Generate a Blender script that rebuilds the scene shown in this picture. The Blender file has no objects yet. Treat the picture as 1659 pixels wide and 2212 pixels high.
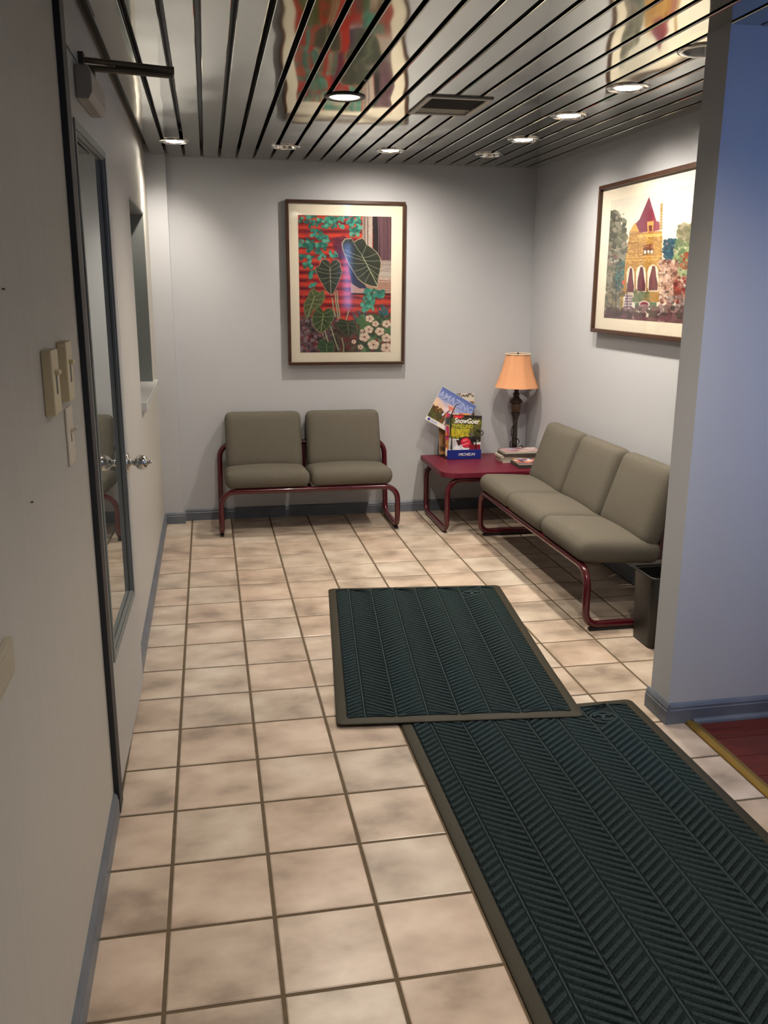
import bpy, bmesh, math, random
import numpy as np
from mathutils import Vector, Matrix

# ------------------------------------------------------------------ camera, world, exposure
T = 0.26                       # one floor tile in metres; all measurements below are in tiles
scene = bpy.context.scene
C = scene.collection
R3 = math.radians

YAW, PITCH, ROLL = 0.194290, 0.248246, 0.005626
fw = Vector((math.sin(YAW)*math.cos(PITCH), math.cos(YAW)*math.cos(PITCH), -math.sin(PITCH)))
rt = Vector((math.cos(YAW), -math.sin(YAW), 0)); up = rt.cross(fw)
r2 = math.cos(ROLL)*rt + math.sin(ROLL)*up; u2 = -math.sin(ROLL)*rt + math.cos(ROLL)*up
cam_d = bpy.data.cameras.new('camera'); cam = bpy.data.objects.new('camera', cam_d); C.objects.link(cam)
m = Matrix((r2, u2, -fw)).transposed().to_4x4(); m.translation = Vector((0.60498, -10.37885, 5.89817))*T
cam.matrix_world = m
cam_d.sensor_fit = 'VERTICAL'; cam_d.sensor_height = 36; cam_d.lens = 1907.02/2212*36
cam_d.clip_start = 0.02
scene.camera = cam

world = bpy.data.worlds.new('world'); scene.world = world; world.use_nodes = True
world.node_tree.nodes['Background'].inputs[0].default_value = (0.30, 0.40, 0.62, 1)
world.node_tree.nodes['Background'].inputs[1].default_value = 0.15

vs = scene.view_settings
vs.view_transform = 'Standard'; vs.look = 'None'; vs.gamma = 1; vs.use_curve_mapping = False
vs.exposure = 0.72
LAMP_W = 40.0
scene.cycles.max_bounces = 6; scene.cycles.diffuse_bounces = 3; scene.cycles.glossy_bounces = 3; scene.cycles.transparent_max_bounces = 6
scene.cycles.use_adaptive_sampling = True; scene.cycles.adaptive_threshold = 0.06
scene.cycles.sample_clamp_indirect = 6.0
scene.cycles.caustics_reflective = False; scene.cycles.caustics_refractive = False
WARM = (1.0, 0.88, 0.74)
WINDOW_E = 3.8
WINDOW_COL = (0.28, 0.46, 1.0)

# ------------------------------------------------------------------ helpers
random.seed(7); RNG = np.random.RandomState(5)
def lin(c):
    c = np.asarray(c, float)/255.0
    return np.where(c <= 0.04045, c/12.92, ((c+0.055)/1.055)**2.4)
def L4(r, g, b): v = lin((r, g, b)); return (float(v[0]), float(v[1]), float(v[2]), 1)

def mat(name, col, rough=0.6, metal=0.0, spec=0.5, noise=None, bump=None, coat=0.0, ior=None):
    """noise=(scale xyz, second colour, contrast); bump=(scale xyz, strength, distance)"""
    M = bpy.data.materials.new(name); M.use_nodes = True
    nt = M.node_tree; b = nt.nodes['Principled BSDF']
    b.inputs['Base Color'].default_value = col
    b.inputs['Roughness'].default_value = rough; b.inputs['Metallic'].default_value = metal
    b.inputs['Specular IOR Level'].default_value = spec
    b.inputs['Coat Weight'].default_value = coat
    if ior: b.inputs['IOR'].default_value = ior
    def tex(scale, detail=4):
        tc = nt.nodes.new('ShaderNodeNewGeometry'); mp = nt.nodes.new('ShaderNodeMapping')
        mp.inputs['Scale'].default_value = scale
        nt.links.new(tc.outputs['Position'], mp.inputs['Vector'])
        n = nt.nodes.new('ShaderNodeTexNoise'); n.inputs['Scale'].default_value = 1; n.inputs['Detail'].default_value = detail
        nt.links.new(mp.outputs['Vector'], n.inputs['Vector']); return n
    if noise:
        n = tex(noise[0]); r = nt.nodes.new('ShaderNodeValToRGB')
        r.color_ramp.elements[0].position = 0.5-noise[2]; r.color_ramp.elements[1].position = 0.5+noise[2]
        r.color_ramp.elements[0].color = col; r.color_ramp.elements[1].color = noise[1]
        nt.links.new(n.outputs['Fac'], r.inputs['Fac']); nt.links.new(r.outputs['Color'], b.inputs['Base Color'])
    if bump:
        n = tex(bump[0]); bp = nt.nodes.new('ShaderNodeBump')
        bp.inputs['Strength'].default_value = bump[1]; bp.inputs['Distance'].default_value = bump[2]
        nt.links.new(n.outputs['Fac'], bp.inputs['Height']); nt.links.new(bp.outputs['Normal'], b.inputs['Normal'])
    return M
def emit(name, col, s):
    M = bpy.data.materials.new(name); M.use_nodes = True; nt = M.node_tree
    e = nt.nodes.new('ShaderNodeEmission'); e.inputs[0].default_value = col; e.inputs[1].default_value = s
    nt.links.new(e.outputs[0], nt.nodes['Material Output'].inputs['Surface']); return M
def print_mat(name, rough=0.5, spec=0.3):
    M = bpy.data.materials.new(name); M.use_nodes = True; nt = M.node_tree; b = nt.nodes['Principled BSDF']
    a = nt.nodes.new('ShaderNodeAttribute'); a.attribute_name = 'print'
    nt.links.new(a.outputs['Color'], b.inputs['Base Color'])
    b.inputs['Roughness'].default_value = rough; b.inputs['Specular IOR Level'].default_value = spec; return M
def clear_glass(name, rough=0.03):
    M = bpy.data.materials.new(name); M.use_nodes = True; nt = M.node_tree
    tr = nt.nodes.new('ShaderNodeBsdfTransparent'); gl = nt.nodes.new('ShaderNodeBsdfGlossy'); gl.inputs['Roughness'].default_value = rough
    lw = nt.nodes.new('ShaderNodeLayerWeight'); lw.inputs[0].default_value = 0.5      # reflectance rises towards grazing angles
    pw = nt.nodes.new('ShaderNodeMath'); pw.operation = 'POWER'; pw.inputs[1].default_value = 5
    ma = nt.nodes.new('ShaderNodeMath'); ma.operation = 'MULTIPLY_ADD'; ma.inputs[1].default_value = 0.9; ma.inputs[2].default_value = 0.05
    nt.links.new(lw.outputs['Facing'], pw.inputs[0]); nt.links.new(pw.outputs[0], ma.inputs[0])
    mx = nt.nodes.new('ShaderNodeMixShader')
    nt.links.new(ma.outputs[0], mx.inputs[0]); nt.links.new(tr.outputs[0], mx.inputs[1]); nt.links.new(gl.outputs[0], mx.inputs[2])
    nt.links.new(mx.outputs[0], nt.nodes['Material Output'].inputs['Surface']); return M

class MB:
    """collects vertices in tile units, world axes; f maps local to world tiles"""
    def __init__(s, f=None): s.v = []; s.fc = []; s.f = f
    def add(s, vs_, fs):
        n = len(s.v)
        for p in vs_: s.v.append(tuple(s.f(*p)) if s.f else tuple(p))
        for q in fs: s.fc.append(tuple(i+n for i in q))
        return s
    def box(s, x0, x1, y0, y1, z0, z1):
        return s.add([(x0,y0,z0),(x1,y0,z0),(x1,y1,z0),(x0,y1,z0),(x0,y0,z1),(x1,y0,z1),(x1,y1,z1),(x0,y1,z1)],
                     [(0,3,2,1),(4,5,6,7),(0,1,5,4),(1,2,6,5),(2,3,7,6),(3,0,4,7)])
    def frust(s, x0, x1, y0, y1, z0, z1, i):
        return s.add([(x0,y0,z0),(x1,y0,z0),(x1,y1,z0),(x0,y1,z0),(x0+i,y0+i,z1),(x1-i,y0+i,z1),(x1-i,y1-i,z1),(x0+i,y1-i,z1)],
                     [(0,3,2,1),(4,5,6,7),(0,1,5,4),(1,2,6,5),(2,3,7,6),(3,0,4,7)])
    def prism(s, pts, axis, a0, a1):
        """pts: 2D outline; axis: extrusion axis"""
        def P(p, a):
            return {0:(a,p[0],p[1]), 1:(p[0],a,p[1]), 2:(p[0],p[1],a)}[axis]
        n = len(pts)
        return s.add([P(p,a0) for p in pts]+[P(p,a1) for p in pts],
                     [tuple(range(n)), tuple(range(2*n-1,n-1,-1))]+[(i,i+n,(i+1)%n+n,(i+1)%n) for i in range(n)])
    def tube(s, path, r, n=10, closed=False, cap=True):
        P = [Vector(p) for p in path]; m_ = len(P); rings = []
        prev = None
        for i in range(m_):
            if closed: t = (P[(i+1)%m_]-P[i-1])
            else: t = P[min(i+1,m_-1)]-P[max(i-1,0)]
            t.normalize()
            if prev is None:
                a = Vector((0,0,1)) if abs(t.z) < 0.9 else Vector((1,0,0))
                nrm = (a - t*a.dot(t)).normalized()
            else: nrm = (prev - t*prev.dot(t)).normalized()
            prev = nrm; b = t.cross(nrm)
            rr = r[i] if isinstance(r, (list, tuple)) else r
            rings.append([P[i]+(nrm*math.cos(2*math.pi*k/n)+b*math.sin(2*math.pi*k/n))*rr for k in range(n)])
        if closed:          # undo the twist by choosing the best ring offset
            k0 = min(range(n), key=lambda k: (rings[0][k]-rings[-1][0]).length)
        vs_ = [tuple(p) for rg in rings for p in rg]; fs = []
        for i in range(m_ if closed else m_-1):
            for k in range(n):
                j = (i+1) % m_; off = k0 if (closed and j == 0) else 0
                fs.append((i*n+k, i*n+(k+1)%n, j*n+(k+1+off)%n, j*n+(k+off)%n))
        if not closed and cap: fs += [tuple(range(n-1,-1,-1)), tuple((m_-1)*n+k for k in range(n))]
        return s.add(vs_, fs)
    def lathe(s, c, prof, n=24, axis=2, cap=True):
        vs_ = []; fs = []
        for (r, h) in prof:
            for k in range(n):
                a = 2*math.pi*k/n; x, y = r*math.cos(a), r*math.sin(a)
                p = {2:(x,y,h), 0:(h,x,y), 1:(x,h,y)}[axis]
                vs_.append((c[0]+p[0], c[1]+p[1], c[2]+p[2]))
        for i in range(len(prof)-1):
            for k in range(n): fs.append((i*n+k, i*n+(k+1)%n, (i+1)*n+(k+1)%n, (i+1)*n+k))
        if cap: fs += [tuple(range(n-1,-1,-1)), tuple((len(prof)-1)*n+k for k in range(n))]
        return s.add(vs_, fs)
    def cushion(s, c, size, rad, crown=0.0, n=14):
        """rounded box around c, crown lifts the middle of +z"""
        h = [q/2 for q in size]; vs_ = {}; fs = []
        vl = []
        def key(p):
            k = tuple(round(q,5) for q in p)
            if k not in vs_: vs_[k] = len(vl); vl.append(p)
            return vs_[k]
        def mapp(p):
            inner = [max(-(h[i]-rad[i]), min(h[i]-rad[i], p[i]*h[i])) for i in range(3)]
            d = [(p[i]*h[i]-inner[i])/rad[i] for i in range(3)]
            l = math.sqrt(sum(q*q for q in d)) or 1; mx = max(abs(q) for q in d)
            k = mx/l if l > 0 else 0
            o = [inner[i]+d[i]*k*rad[i] for i in range(3)]
            cr = crown*(1-p[0]**2)*(1-p[1]**2)
            o[2] += cr*(0.5+0.5*p[2])
            return o
        g = [math.sin(math.pi/2*(-1+2*i/n)) for i in range(n+1)]
        for ax in range(3):
            for sg in (-1, 1):
                for i in range(n):
                    for j in range(n):
                        q = []
                        for (a, b) in ((i,j),(i+1,j),(i+1,j+1),(i,j+1)):
                            p = [0,0,0]; p[ax] = sg; p[(ax+1)%3] = g[a]; p[(ax+2)%3] = g[b]
                            q.append(key(p))
                        fs.append(tuple(q) if sg > 0 else tuple(reversed(q)))
        out = []
        for p in vl:
            o = mapp(p); out.append((c[0]+o[0], c[1]+o[1], c[2]+o[2]))
        return s.add(out, fs)

ORG = {}
def finish(name, me, mt, parent=None, origin=None, smooth=False, bevel=0):
    o = bpy.data.objects.new(name, me); C.objects.link(o)
    if mt: me.materials.append(mt)
    if parent is not None:
        o.parent = parent; ORG[o.name] = ORG[parent.name]
    else:
        o.location = origin; ORG[o.name] = origin
    if smooth:
        me.shade_smooth()
        if smooth == 'auto':
            me.set_sharp_from_angle(angle=R3(40))
    if bevel:
        b = o.modifiers.new('bevel', 'BEVEL'); b.width = bevel*T; b.segments = 2; b.limit_method = 'ANGLE'; b.angle_limit = R3(40)
    return o
def obj(name, mb, mt, parent=None, origin=None, smooth=False, bevel=0):
    vv = np.array(mb.v, float)
    if parent is not None: og = ORG[parent.name]
    else:
        if origin is None:
            lo, hi = vv.min(0), vv.max(0); origin = ((lo[0]+hi[0])/2, (lo[1]+hi[1])/2, lo[2])
        og = Vector(origin)*T
    vv = vv*T - np.array(og)
    me = bpy.data.meshes.new(name); me.from_pydata(vv.tolist(), [], mb.fc); me.update()
    bm = bmesh.new(); bm.from_mesh(me); bmesh.ops.recalc_face_normals(bm, faces=bm.faces); bm.to_mesh(me); bm.free()
    return finish(name, me, mt, parent, og, smooth, bevel)
def thing(name, base, label, cat, group=None):
    o = bpy.data.objects.new(name, None); C.objects.link(o); o.empty_display_size = 0.05
    o.location = Vector(base)*T; ORG[o.name] = Vector(base)*T
    return tag(o, label, cat, group)
def tag(o, label, cat, group=None):
    o['label'] = label; o['category'] = cat
    if group: o['group'] = group
    return o
def struct(o, label=None):
    o['kind'] = 'structure'
    if label: o['label'] = label
    return o
def struct_empty(name, base, label=None):
    o = bpy.data.objects.new(name, None); C.objects.link(o); o.empty_display_size = 0.05
    o.location = Vector(base)*T; ORG[o.name] = Vector(base)*T
    return struct(o, label)
def fillet(pts, rads, seg=7, closed=True):
    """round the corners of a 3D polyline"""
    out = []; n = len(pts); P = [Vector(p) for p in pts]
    for i in range(n):
        r = rads[i]
        if r <= 0 or (not closed and i in (0, n-1)): out.append(P[i]); continue
        a = (P[i-1]-P[i]).normalized(); b = (P[(i+1)%n]-P[i]).normalized()
        ang = a.angle(b); d = r/math.tan(ang/2)
        cdir = (a+b).normalized(); cc = P[i]+cdir*(r/math.sin(ang/2))
        s0 = P[i]+a*d-cc; s1 = P[i]+b*d-cc; tot = s0.angle(s1); ax = s0.cross(s1).normalized()
        for k in range(seg+1): out.append(cc+Matrix.Rotation(tot*k/seg, 3, ax)@s0)
    return [tuple(p) for p in out]

class Canvas:
    """a painted surface: colours are computed here and stored as a colour attribute on a fine grid"""
    def __init__(s, w, h, bg): s.w = w; s.h = h; s.a = np.zeros((h, w, 3)); s.a[:] = bg; s.hm = None; s.rng = np.random.RandomState(3)
    def setmap(s, src, dst):
        A = []; B = []
        for (x, y), (u, v) in zip(src, dst):
            A += [[x,y,1,0,0,0,-u*x,-u*y],[0,0,0,x,y,1,-v*x,-v*y]]; B += [u,v]
        s.hm = np.append(np.linalg.solve(np.array(A,float), np.array(B,float)), 1).reshape(3,3)
    def m(s, pts):
        P = np.array(pts, float).reshape(-1,2)
        if s.hm is not None:
            q = np.c_[P, np.ones(len(P))]@s.hm.T; P = q[:,:2]/q[:,2:]
        return P*np.array([s.w, s.h])
    def poly(s, pts, col, al=1.0, raw=False):
        P = s.m(pts) if not raw else np.array(pts, float)
        x0, y0 = np.maximum(np.floor(P.min(0)).astype(int)-1, 0); x1, y1 = np.minimum(np.ceil(P.max(0)).astype(int)+2, (s.w, s.h))
        if x1 <= x0 or y1 <= y0: return
        acc = np.zeros((y1-y0, x1-x0))
        for ox, oy in ((.25,.25),(.75,.25),(.25,.75),(.75,.75)):
            X, Y = np.meshgrid(np.arange(x0, x1)+ox, np.arange(y0, y1)+oy); ins = np.zeros(X.shape, bool)
            n = len(P)
            for i in range(n):
                xa, ya = P[i]; xb, yb = P[(i+1)%n]
                if ya == yb: continue
                c = ((ya > Y) != (yb > Y)) & (X < (xb-xa)*(Y-ya)/(yb-ya)+xa); ins ^= c
            acc += ins/4.0
        k = (acc*al)[..., None]; sl = s.a[y0:y1, x0:x1]; s.a[y0:y1, x0:x1] = sl*(1-k)+np.array(col, float)*k
    def line(s, pts, wd, col, al=1.0):
        P = s.m(pts)
        for i in range(len(P)-1):
            d = P[i+1]-P[i]; l = np.hypot(*d) or 1; nn = np.array([-d[1], d[0]])/l*wd/2; e = d/l*wd*0.25
            s.poly([P[i]+nn-e, P[i+1]+nn+e, P[i+1]-nn+e, P[i]-nn-e], col, al, raw=True)
    def ell(s, cx, cy, rx, ry, col, al=1.0, rot=0, n=14):
        c, q = math.cos(rot), math.sin(rot)
        s.poly([(cx+rx*math.cos(t)*c-ry*math.sin(t)*q, cy+rx*math.cos(t)*q+ry*math.sin(t)*c) for t in np.linspace(0, 2*math.pi, n, endpoint=False)], col, al)
    def blobs(s, region, n, r0, r1, cols, al=0.8, asp=1.0):
        x0, y0, x1, y1 = region
        for _ in range(n):
            col = cols[s.rng.randint(len(cols))]; r = s.rng.uniform(r0, r1)
            s.ell(s.rng.uniform(x0, x1), s.rng.uniform(y0, y1), r, r*asp*s.rng.uniform(.6, 1.2), col, al, s.rng.uniform(0, 3.14), 8)
    def grain(s, amp): s.a = np.clip(s.a+s.rng.normal(0, amp, s.a.shape[:2])[..., None], 0, 255)
    def mesh(s, name, corners, mt, parent):
        """corners: TL, TR, BR, BL in world tiles"""
        TL, TR, BR, BL = [np.array(c, float) for c in corners]
        w, h = s.w, s.h
        U, V = np.meshgrid((np.arange(w))/(w-1), (np.arange(h))/(h-1)); U = U[..., None]; V = V[..., None]
        P = (TL*(1-U)*(1-V)+TR*U*(1-V)+BR*U*V+BL*(1-U)*V).reshape(-1,3)
        og = np.array(ORG[parent.name]); P = P*T-og
        idx = np.arange(w*h).reshape(h, w)
        F = np.stack([idx[:-1,:-1], idx[1:,:-1], idx[1:,1:], idx[:-1,1:]], -1).reshape(-1,4)
        me = bpy.data.meshes.new(name)
        me.vertices.add(len(P)); me.vertices.foreach_set('co', P.ravel())
        me.loops.add(F.size); me.loops.foreach_set('vertex_index', F.ravel().astype(np.int32))
        me.polygons.add(len(F)); me.polygons.foreach_set('loop_start', (np.arange(len(F))*4).astype(np.int32))
        me.update(calc_edges=True)
        at = me.color_attributes.new('print', 'FLOAT_COLOR', 'POINT')
        cc = np.ones((w*h, 4)); cc[:, :3] = lin(np.clip(s.a, 0, 255)).reshape(-1,3); at.data.foreach_set('color', cc.ravel())
        return finish(name, me, mt, parent)
def text(name, body, size, origin, ux, uy, mt, parent, shear=0.0, xs=1.0, bold=0.0, depth=0.003):
    """raised lettering; origin = centre of baseline in tiles, ux/uy unit axes"""
    cu = bpy.data.curves.new(name, 'FONT'); cu.body = body; cu.size = size; cu.align_x = 'CENTER'; cu.shear = shear
    cu.offset = bold; cu.extrude = depth; cu.resolution_u = 3
    tmp = bpy.data.objects.new(name+'_tmp', cu); C.objects.link(tmp)
    dg = bpy.context.evaluated_depsgraph_get(); me = bpy.data.meshes.new_from_object(tmp.evaluated_get(dg))
    bpy.data.objects.remove(tmp)
    ux, uy = Vector(ux), Vector(uy); uz = ux.cross(uy); O = Vector(origin); og = Vector(ORG[parent.name])
    for v in me.vertices: v.co = (O+ux*v.co.x*xs+uy*v.co.y+uz*(v.co.z+depth))*T-og
    me.name = name; me.materials.clear()
    return finish(name, me, mt, parent)

# ------------------------------------------------------------------ materials
M_wall = mat('wall_paint', (0.50,0.52,0.55,1), 0.62, spec=0.3, bump=((60,60,60),0.06,0.002))
M_paper = mat('linen_wallpaper', (0.50,0.49,0.455,1), 0.6, spec=0.3, noise=((20,70,1.6),(0.525,0.515,0.48,1),0.2), bump=((20,150,5),0.06,0.002))
M_slate = mat('slate_paint', (0.115,0.135,0.17,1), 0.4, noise=((9,9,9),(0.15,0.17,0.205,1),0.1))
def add_scuffs(M):
    r = [n for n in M.node_tree.nodes if n.type == 'VALTORGB'][0].color_ramp
    for p, c in ((0.70, tuple(r.elements[-1].color)), (0.73, (0.42,0.44,0.46,1))):
        k = r.elements.new(p); k.color = c
add_scuffs(M_slate)
M_frame = mat('door_casing_paint', (0.012,0.015,0.020,1), 0.55)
M_door = mat('door_paint', (0.47,0.475,0.46,1), 0.5)
M_mould = mat('shaded_mould_paint', (0.20,0.22,0.215,1), 0.45)  # moulding's shade put into the colour; also the slate of the hatch reveal
M_grout = mat('brown_grout', (0.105,0.075,0.043,1), 0.9, noise=((40,40,40),(0.14,0.10,0.06,1),0.2))
M_dark = mat('dark_recess', (0.03,0.026,0.018,1), 0.35)
M_brass = mat('brass_strip', (0.55,0.36,0.09,1), 0.32, metal=0.85)
M_chrome = mat('chrome', (0.75,0.74,0.72,1), 0.12, metal=1)
M_steel = mat('satin_nickel', (0.62,0.61,0.58,1), 0.18, metal=1)
M_bronze = mat('bronze_arm', (0.10,0.085,0.055,1), 0.4, metal=0.3)
M_closer = mat('closer_cover', (0.33,0.31,0.27,1), 0.45)
M_maroon = mat('maroon_enamel', (0.075,0.004,0.010,1), 0.22, coat=0.3)
M_top = mat('maroon_laminate', (0.145,0.012,0.032,1), 0.42, spec=0.35, noise=((120,120,120),(0.12,0.009,0.024,1),0.2))
M_rubber = mat('black_rubber', (0.012,0.012,0.012,1), 0.6)
M_fabric = mat('taupe_upholstery', (0.112,0.101,0.082,1), 0.95, spec=0.1, noise=((330,330,330),(0.145,0.132,0.107,1),0.12), bump=((420,420,420),0.3,0.001))
M_mat = mat('mat_fibre', (0.006,0.011,0.012,1), 0.9, spec=0.15, noise=((160,160,160),(0.016,0.026,0.028,1),0.15), bump=((300,300,300),0.4,0.001))
M_rib = mat('mat_rib_fibre', (0.015,0.027,0.029,1), 0.9, spec=0.15, noise=((160,160,160),(0.027,0.043,0.046,1),0.15), bump=((300,300,300),0.4,0.001))
M_seam = mat('mat_seam_fibre', (0.04,0.06,0.063,1), 0.9, spec=0.15)
M_matb = mat('mat_rubber_border', (0.034,0.030,0.019,1), 0.6, spec=0.3)
M_wood = mat('dark_wood_frame', (0.065,0.026,0.011,1), 0.3, noise=((12,60,12),(0.042,0.016,0.007,1),0.2))
M_pass = mat('mount_board', (0.80,0.74,0.60,1), 0.8, spec=0.2)
M_shade = mat('shade_fabric', (0.72,0.37,0.20,1), 0.85, spec=0.1, noise=((300,60,60),(0.64,0.31,0.16,1),0.2))
M_lampd = mat('dark_bronze_resin', (0.022,0.015,0.011,1), 0.45)
M_lampb = mat('brown_resin', (0.085,0.045,0.022,1), 0.45, noise=((60,60,20),(0.05,0.026,0.014,1),0.2))
M_wire = mat('black_wire', (0.015,0.012,0.011,1), 0.4)
M_blue = mat('blue_plastic', (0.008,0.025,0.23,1), 0.35)
M_white = mat('white_print', (0.85,0.85,0.84,1), 0.5)
M_page = mat('paper_pages', (0.62,0.58,0.48,1), 0.8, noise=((5,5,500),(0.40,0.37,0.31,1),0.15))
M_dpage = mat('dark_magazine_spine', (0.05,0.045,0.04,1), 0.5)
M_cream = mat('cream_plastic', (0.66,0.57,0.36,1), 0.4)
M_ivory = mat('ivory_plastic', (0.72,0.66,0.56,1), 0.4)
M_black = mat('black_plastic', (0.014,0.013,0.012,1), 0.38)
M_bin = mat('black_bin_plastic', (0.006,0.006,0.005,1), 0.35, bump=((50,50,50),0.15,0.002))
M_beige = mat('beige_plastic', (0.44,0.40,0.31,1), 0.5)
M_print = print_mat('printed_art', 0.6, 0.2)
M_gloss = print_mat('printed_cover', 0.3, 0.4)
M_glass = clear_glass('picture_glass', 0.06)
M_mirror = mat('reflective_door_glass', (0.56,0.62,0.61,1), 0.012, metal=0.9)
M_darkglass = mat('dark_hatch_glass', (0.10,0.115,0.115,1), 0.15)
M_lit = emit('lit_lens', (1,0.93,0.80,1), 14)
M_bulb = emit('lit_bulb', (1,0.92,0.78,1), 40)
M_off = mat('unlit_bulb', (0.35,0.35,0.33,1), 0.3)
M_sky = emit('window_daylight', WINDOW_COL+(1,), WINDOW_E)
for q in (M_lit, M_bulb): q.cycles.emission_sampling = 'NONE'
M_nail = mat('nail_head', (0.05,0.045,0.04,1), 0.4)
M_vent = mat('vent_paint', (0.42,0.40,0.35,1), 0.45)
M_plank = mat('red_laminate', (0.135,0.022,0.010,1), 0.32, noise=((4,80,4),(0.085,0.012,0.006,1),0.18))

def slat_material():
    M = mat('brushed_aluminium_slat', (0.60,0.59,0.525,1), 0.12, metal=1.0)
    nt = M.node_tree; b = nt.nodes['Principled BSDF']
    g = nt.nodes.new('ShaderNodeNewGeometry'); oi = nt.nodes.new('ShaderNodeObjectInfo')
    mp = nt.nodes.new('ShaderNodeMapping'); mp.inputs['Scale'].default_value = (3.0, 2.2, 1)
    nt.links.new(g.outputs['Position'], mp.inputs['Vector'])
    cm = nt.nodes.new('ShaderNodeCombineXYZ'); ml = nt.nodes.new('ShaderNodeMath'); ml.operation = 'MULTIPLY'; ml.inputs[1].default_value = 37
    nt.links.new(oi.outputs['Random'], ml.inputs[0]); nt.links.new(ml.outputs[0], cm.inputs[2])
    ad = nt.nodes.new('ShaderNodeVectorMath'); nt.links.new(mp.outputs[0], ad.inputs[0]); nt.links.new(cm.outputs[0], ad.inputs[1])
    n = nt.nodes.new('ShaderNodeTexNoise'); n.inputs['Scale'].default_value = 1; n.inputs['Detail'].default_value = 1
    nt.links.new(ad.outputs[0], n.inputs['Vector'])
    bp = nt.nodes.new('ShaderNodeBump'); bp.inputs['Strength'].default_value = 0.5; bp.inputs['Distance'].default_value = 0.014
    nt.links.new(n.outputs['Fac'], bp.inputs['Height']); nt.links.new(bp.outputs['Normal'], b.inputs['Normal'])
    return M
M_slat = slat_material(); M_slat.node_tree.nodes['Principled BSDF'].inputs['Roughness'].default_value = 0.07

def tile_material():
    M = mat('mottled_ceramic', (0.5,0.45,0.38,1), 0.32, spec=0.45)
    nt = M.node_tree; b = nt.nodes['Principled BSDF']
    g = nt.nodes.new('ShaderNodeNewGeometry'); oi = nt.nodes.new('ShaderNodeObjectInfo')
    cm = nt.nodes.new('ShaderNodeCombineXYZ'); ml = nt.nodes.new('ShaderNodeMath'); ml.operation = 'MULTIPLY'; ml.inputs[1].default_value = 91
    nt.links.new(oi.outputs['Random'], ml.inputs[0]); nt.links.new(ml.outputs[0], cm.inputs[2])
    mp = nt.nodes.new('ShaderNodeMapping'); mp.inputs['Scale'].default_value = (5.5, 7.5, 1)
    nt.links.new(g.outputs['Position'], mp.inputs['Vector'])
    ad = nt.nodes.new('ShaderNodeVectorMath'); nt.links.new(mp.outputs[0], ad.inputs[0]); nt.links.new(cm.outputs[0], ad.inputs[1])
    n = nt.nodes.new('ShaderNodeTexNoise'); n.inputs['Scale'].default_value = 1; n.inputs['Detail'].default_value = 5; n.inputs['Roughness'].default_value = 0.5
    nt.links.new(ad.outputs[0], n.inputs['Vector'])
    r = nt.nodes.new('ShaderNodeValToRGB'); e = r.color_ramp.elements
    e[0].position = 0.30; e[0].color = (0.32,0.255,0.205,1); e[1].position = 0.70; e[1].color = (0.68,0.595,0.51,1)
    k = e.new(0.46); k.color = (0.50,0.41,0.335,1); k = e.new(0.57); k.color = (0.59,0.495,0.415,1)
    nt.links.new(n.outputs['Fac'], r.inputs['Fac'])
    rr = nt.nodes.new('ShaderNodeValToRGB'); q = rr.color_ramp.elements      # whole-tile shade differences
    q[0].color = (1.0,0.95,0.90,1); q[1].color = (0.98,1.0,0.98,1)
    nt.links.new(oi.outputs['Random'], rr.inputs['Fac'])
    mx = nt.nodes.new('ShaderNodeMix'); mx.data_type = 'RGBA'; mx.blend_type = 'MULTIPLY'; mx.inputs[0].default_value = 1
    nt.links.new(r.outputs[0], mx.inputs[6]); nt.links.new(rr.outputs[0], mx.inputs[7]); nt.links.new(mx.outputs[2], b.inputs['Base Color'])
    bp = nt.nodes.new('ShaderNodeBump'); bp.inputs['Strength'].default_value = 0.15; bp.inputs['Distance'].default_value = 0.002
    nt.links.new(n.outputs['Fac'], bp.inputs['Height']); nt.links.new(bp.outputs['Normal'], b.inputs['Normal'])
    return M
M_tile = tile_material()

# ------------------------------------------------------------------ room shell (tile units)
XL, YB, XR, ZC = -0.675, 12.47, 9.05, 8.88          # left wall, back wall, right wall, ceiling slats
YF, XS = -14.0, 10.6                                 # wall behind the camera, far side of the adjoining room
PX, PY0, PY1 = 6.70, -0.06, 0.45                     # partition end and its two faces
ZT = 9.12

fl = struct(obj('floor', MB().box(XL-.3, XR+.3, PY0, YB+.3, -0.3, -0.013).box(XL-.3, 6.97, YF-.3, PY0, -0.3, -0.013), M_grout, origin=(0,0,-0.3)), 'beige ceramic tile floor with brown grout lines')
TM = {}
def tile_mesh(w, h):
    k = (round(w,3), round(h,3))
    if k not in TM:
        me = bpy.data.meshes.new('tile'); b = 0.012; z0 = -0.05
        v = [(0,0,z0),(w,0,z0),(w,h,z0),(0,h,z0),(0,0,-b*.6),(w,0,-b*.6),(w,h,-b*.6),(0,h,-b*.6),(b,b,0),(w-b,b,0),(w-b,h-b,0),(b,h-b,0)]
        f = [(8,9,10,11)]+[(i,(i+1)%4,(i+1)%4+4,i+4) for i in range(4)]+[(i+4,(i+1)%4+4,(i+1)%4+8,i+8) for i in range(4)]
        me.from_pydata([(a*T,b_*T,c*T) for a,b_,c in v], [], f); me.materials.append(M_tile); TM[k] = me
    return TM[k]
gp = 0.019
def add_tile(x0, x1, y0, y1):
    o = bpy.data.objects.new('tile', tile_mesh(x1-x0-2*gp, y1-y0-2*gp)); C.objects.link(o); o.parent = fl
    o.location = Vector((x0+gp, y0+gp, 0))*T - ORG['floor']
for j in range(-13, 13):
    for i in range(-1, 9):
        x0, x1 = max(i, XL+.02), min(i+1, XR-.02); y0, y1 = j, min(j+1, YB-.03)
        if j < 0: x1 = min(x1, 6.965)
        if x1-x0 < 0.1 or y1-y0 < 0.1: continue
        add_tile(x0, x1, y0, y1)

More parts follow.
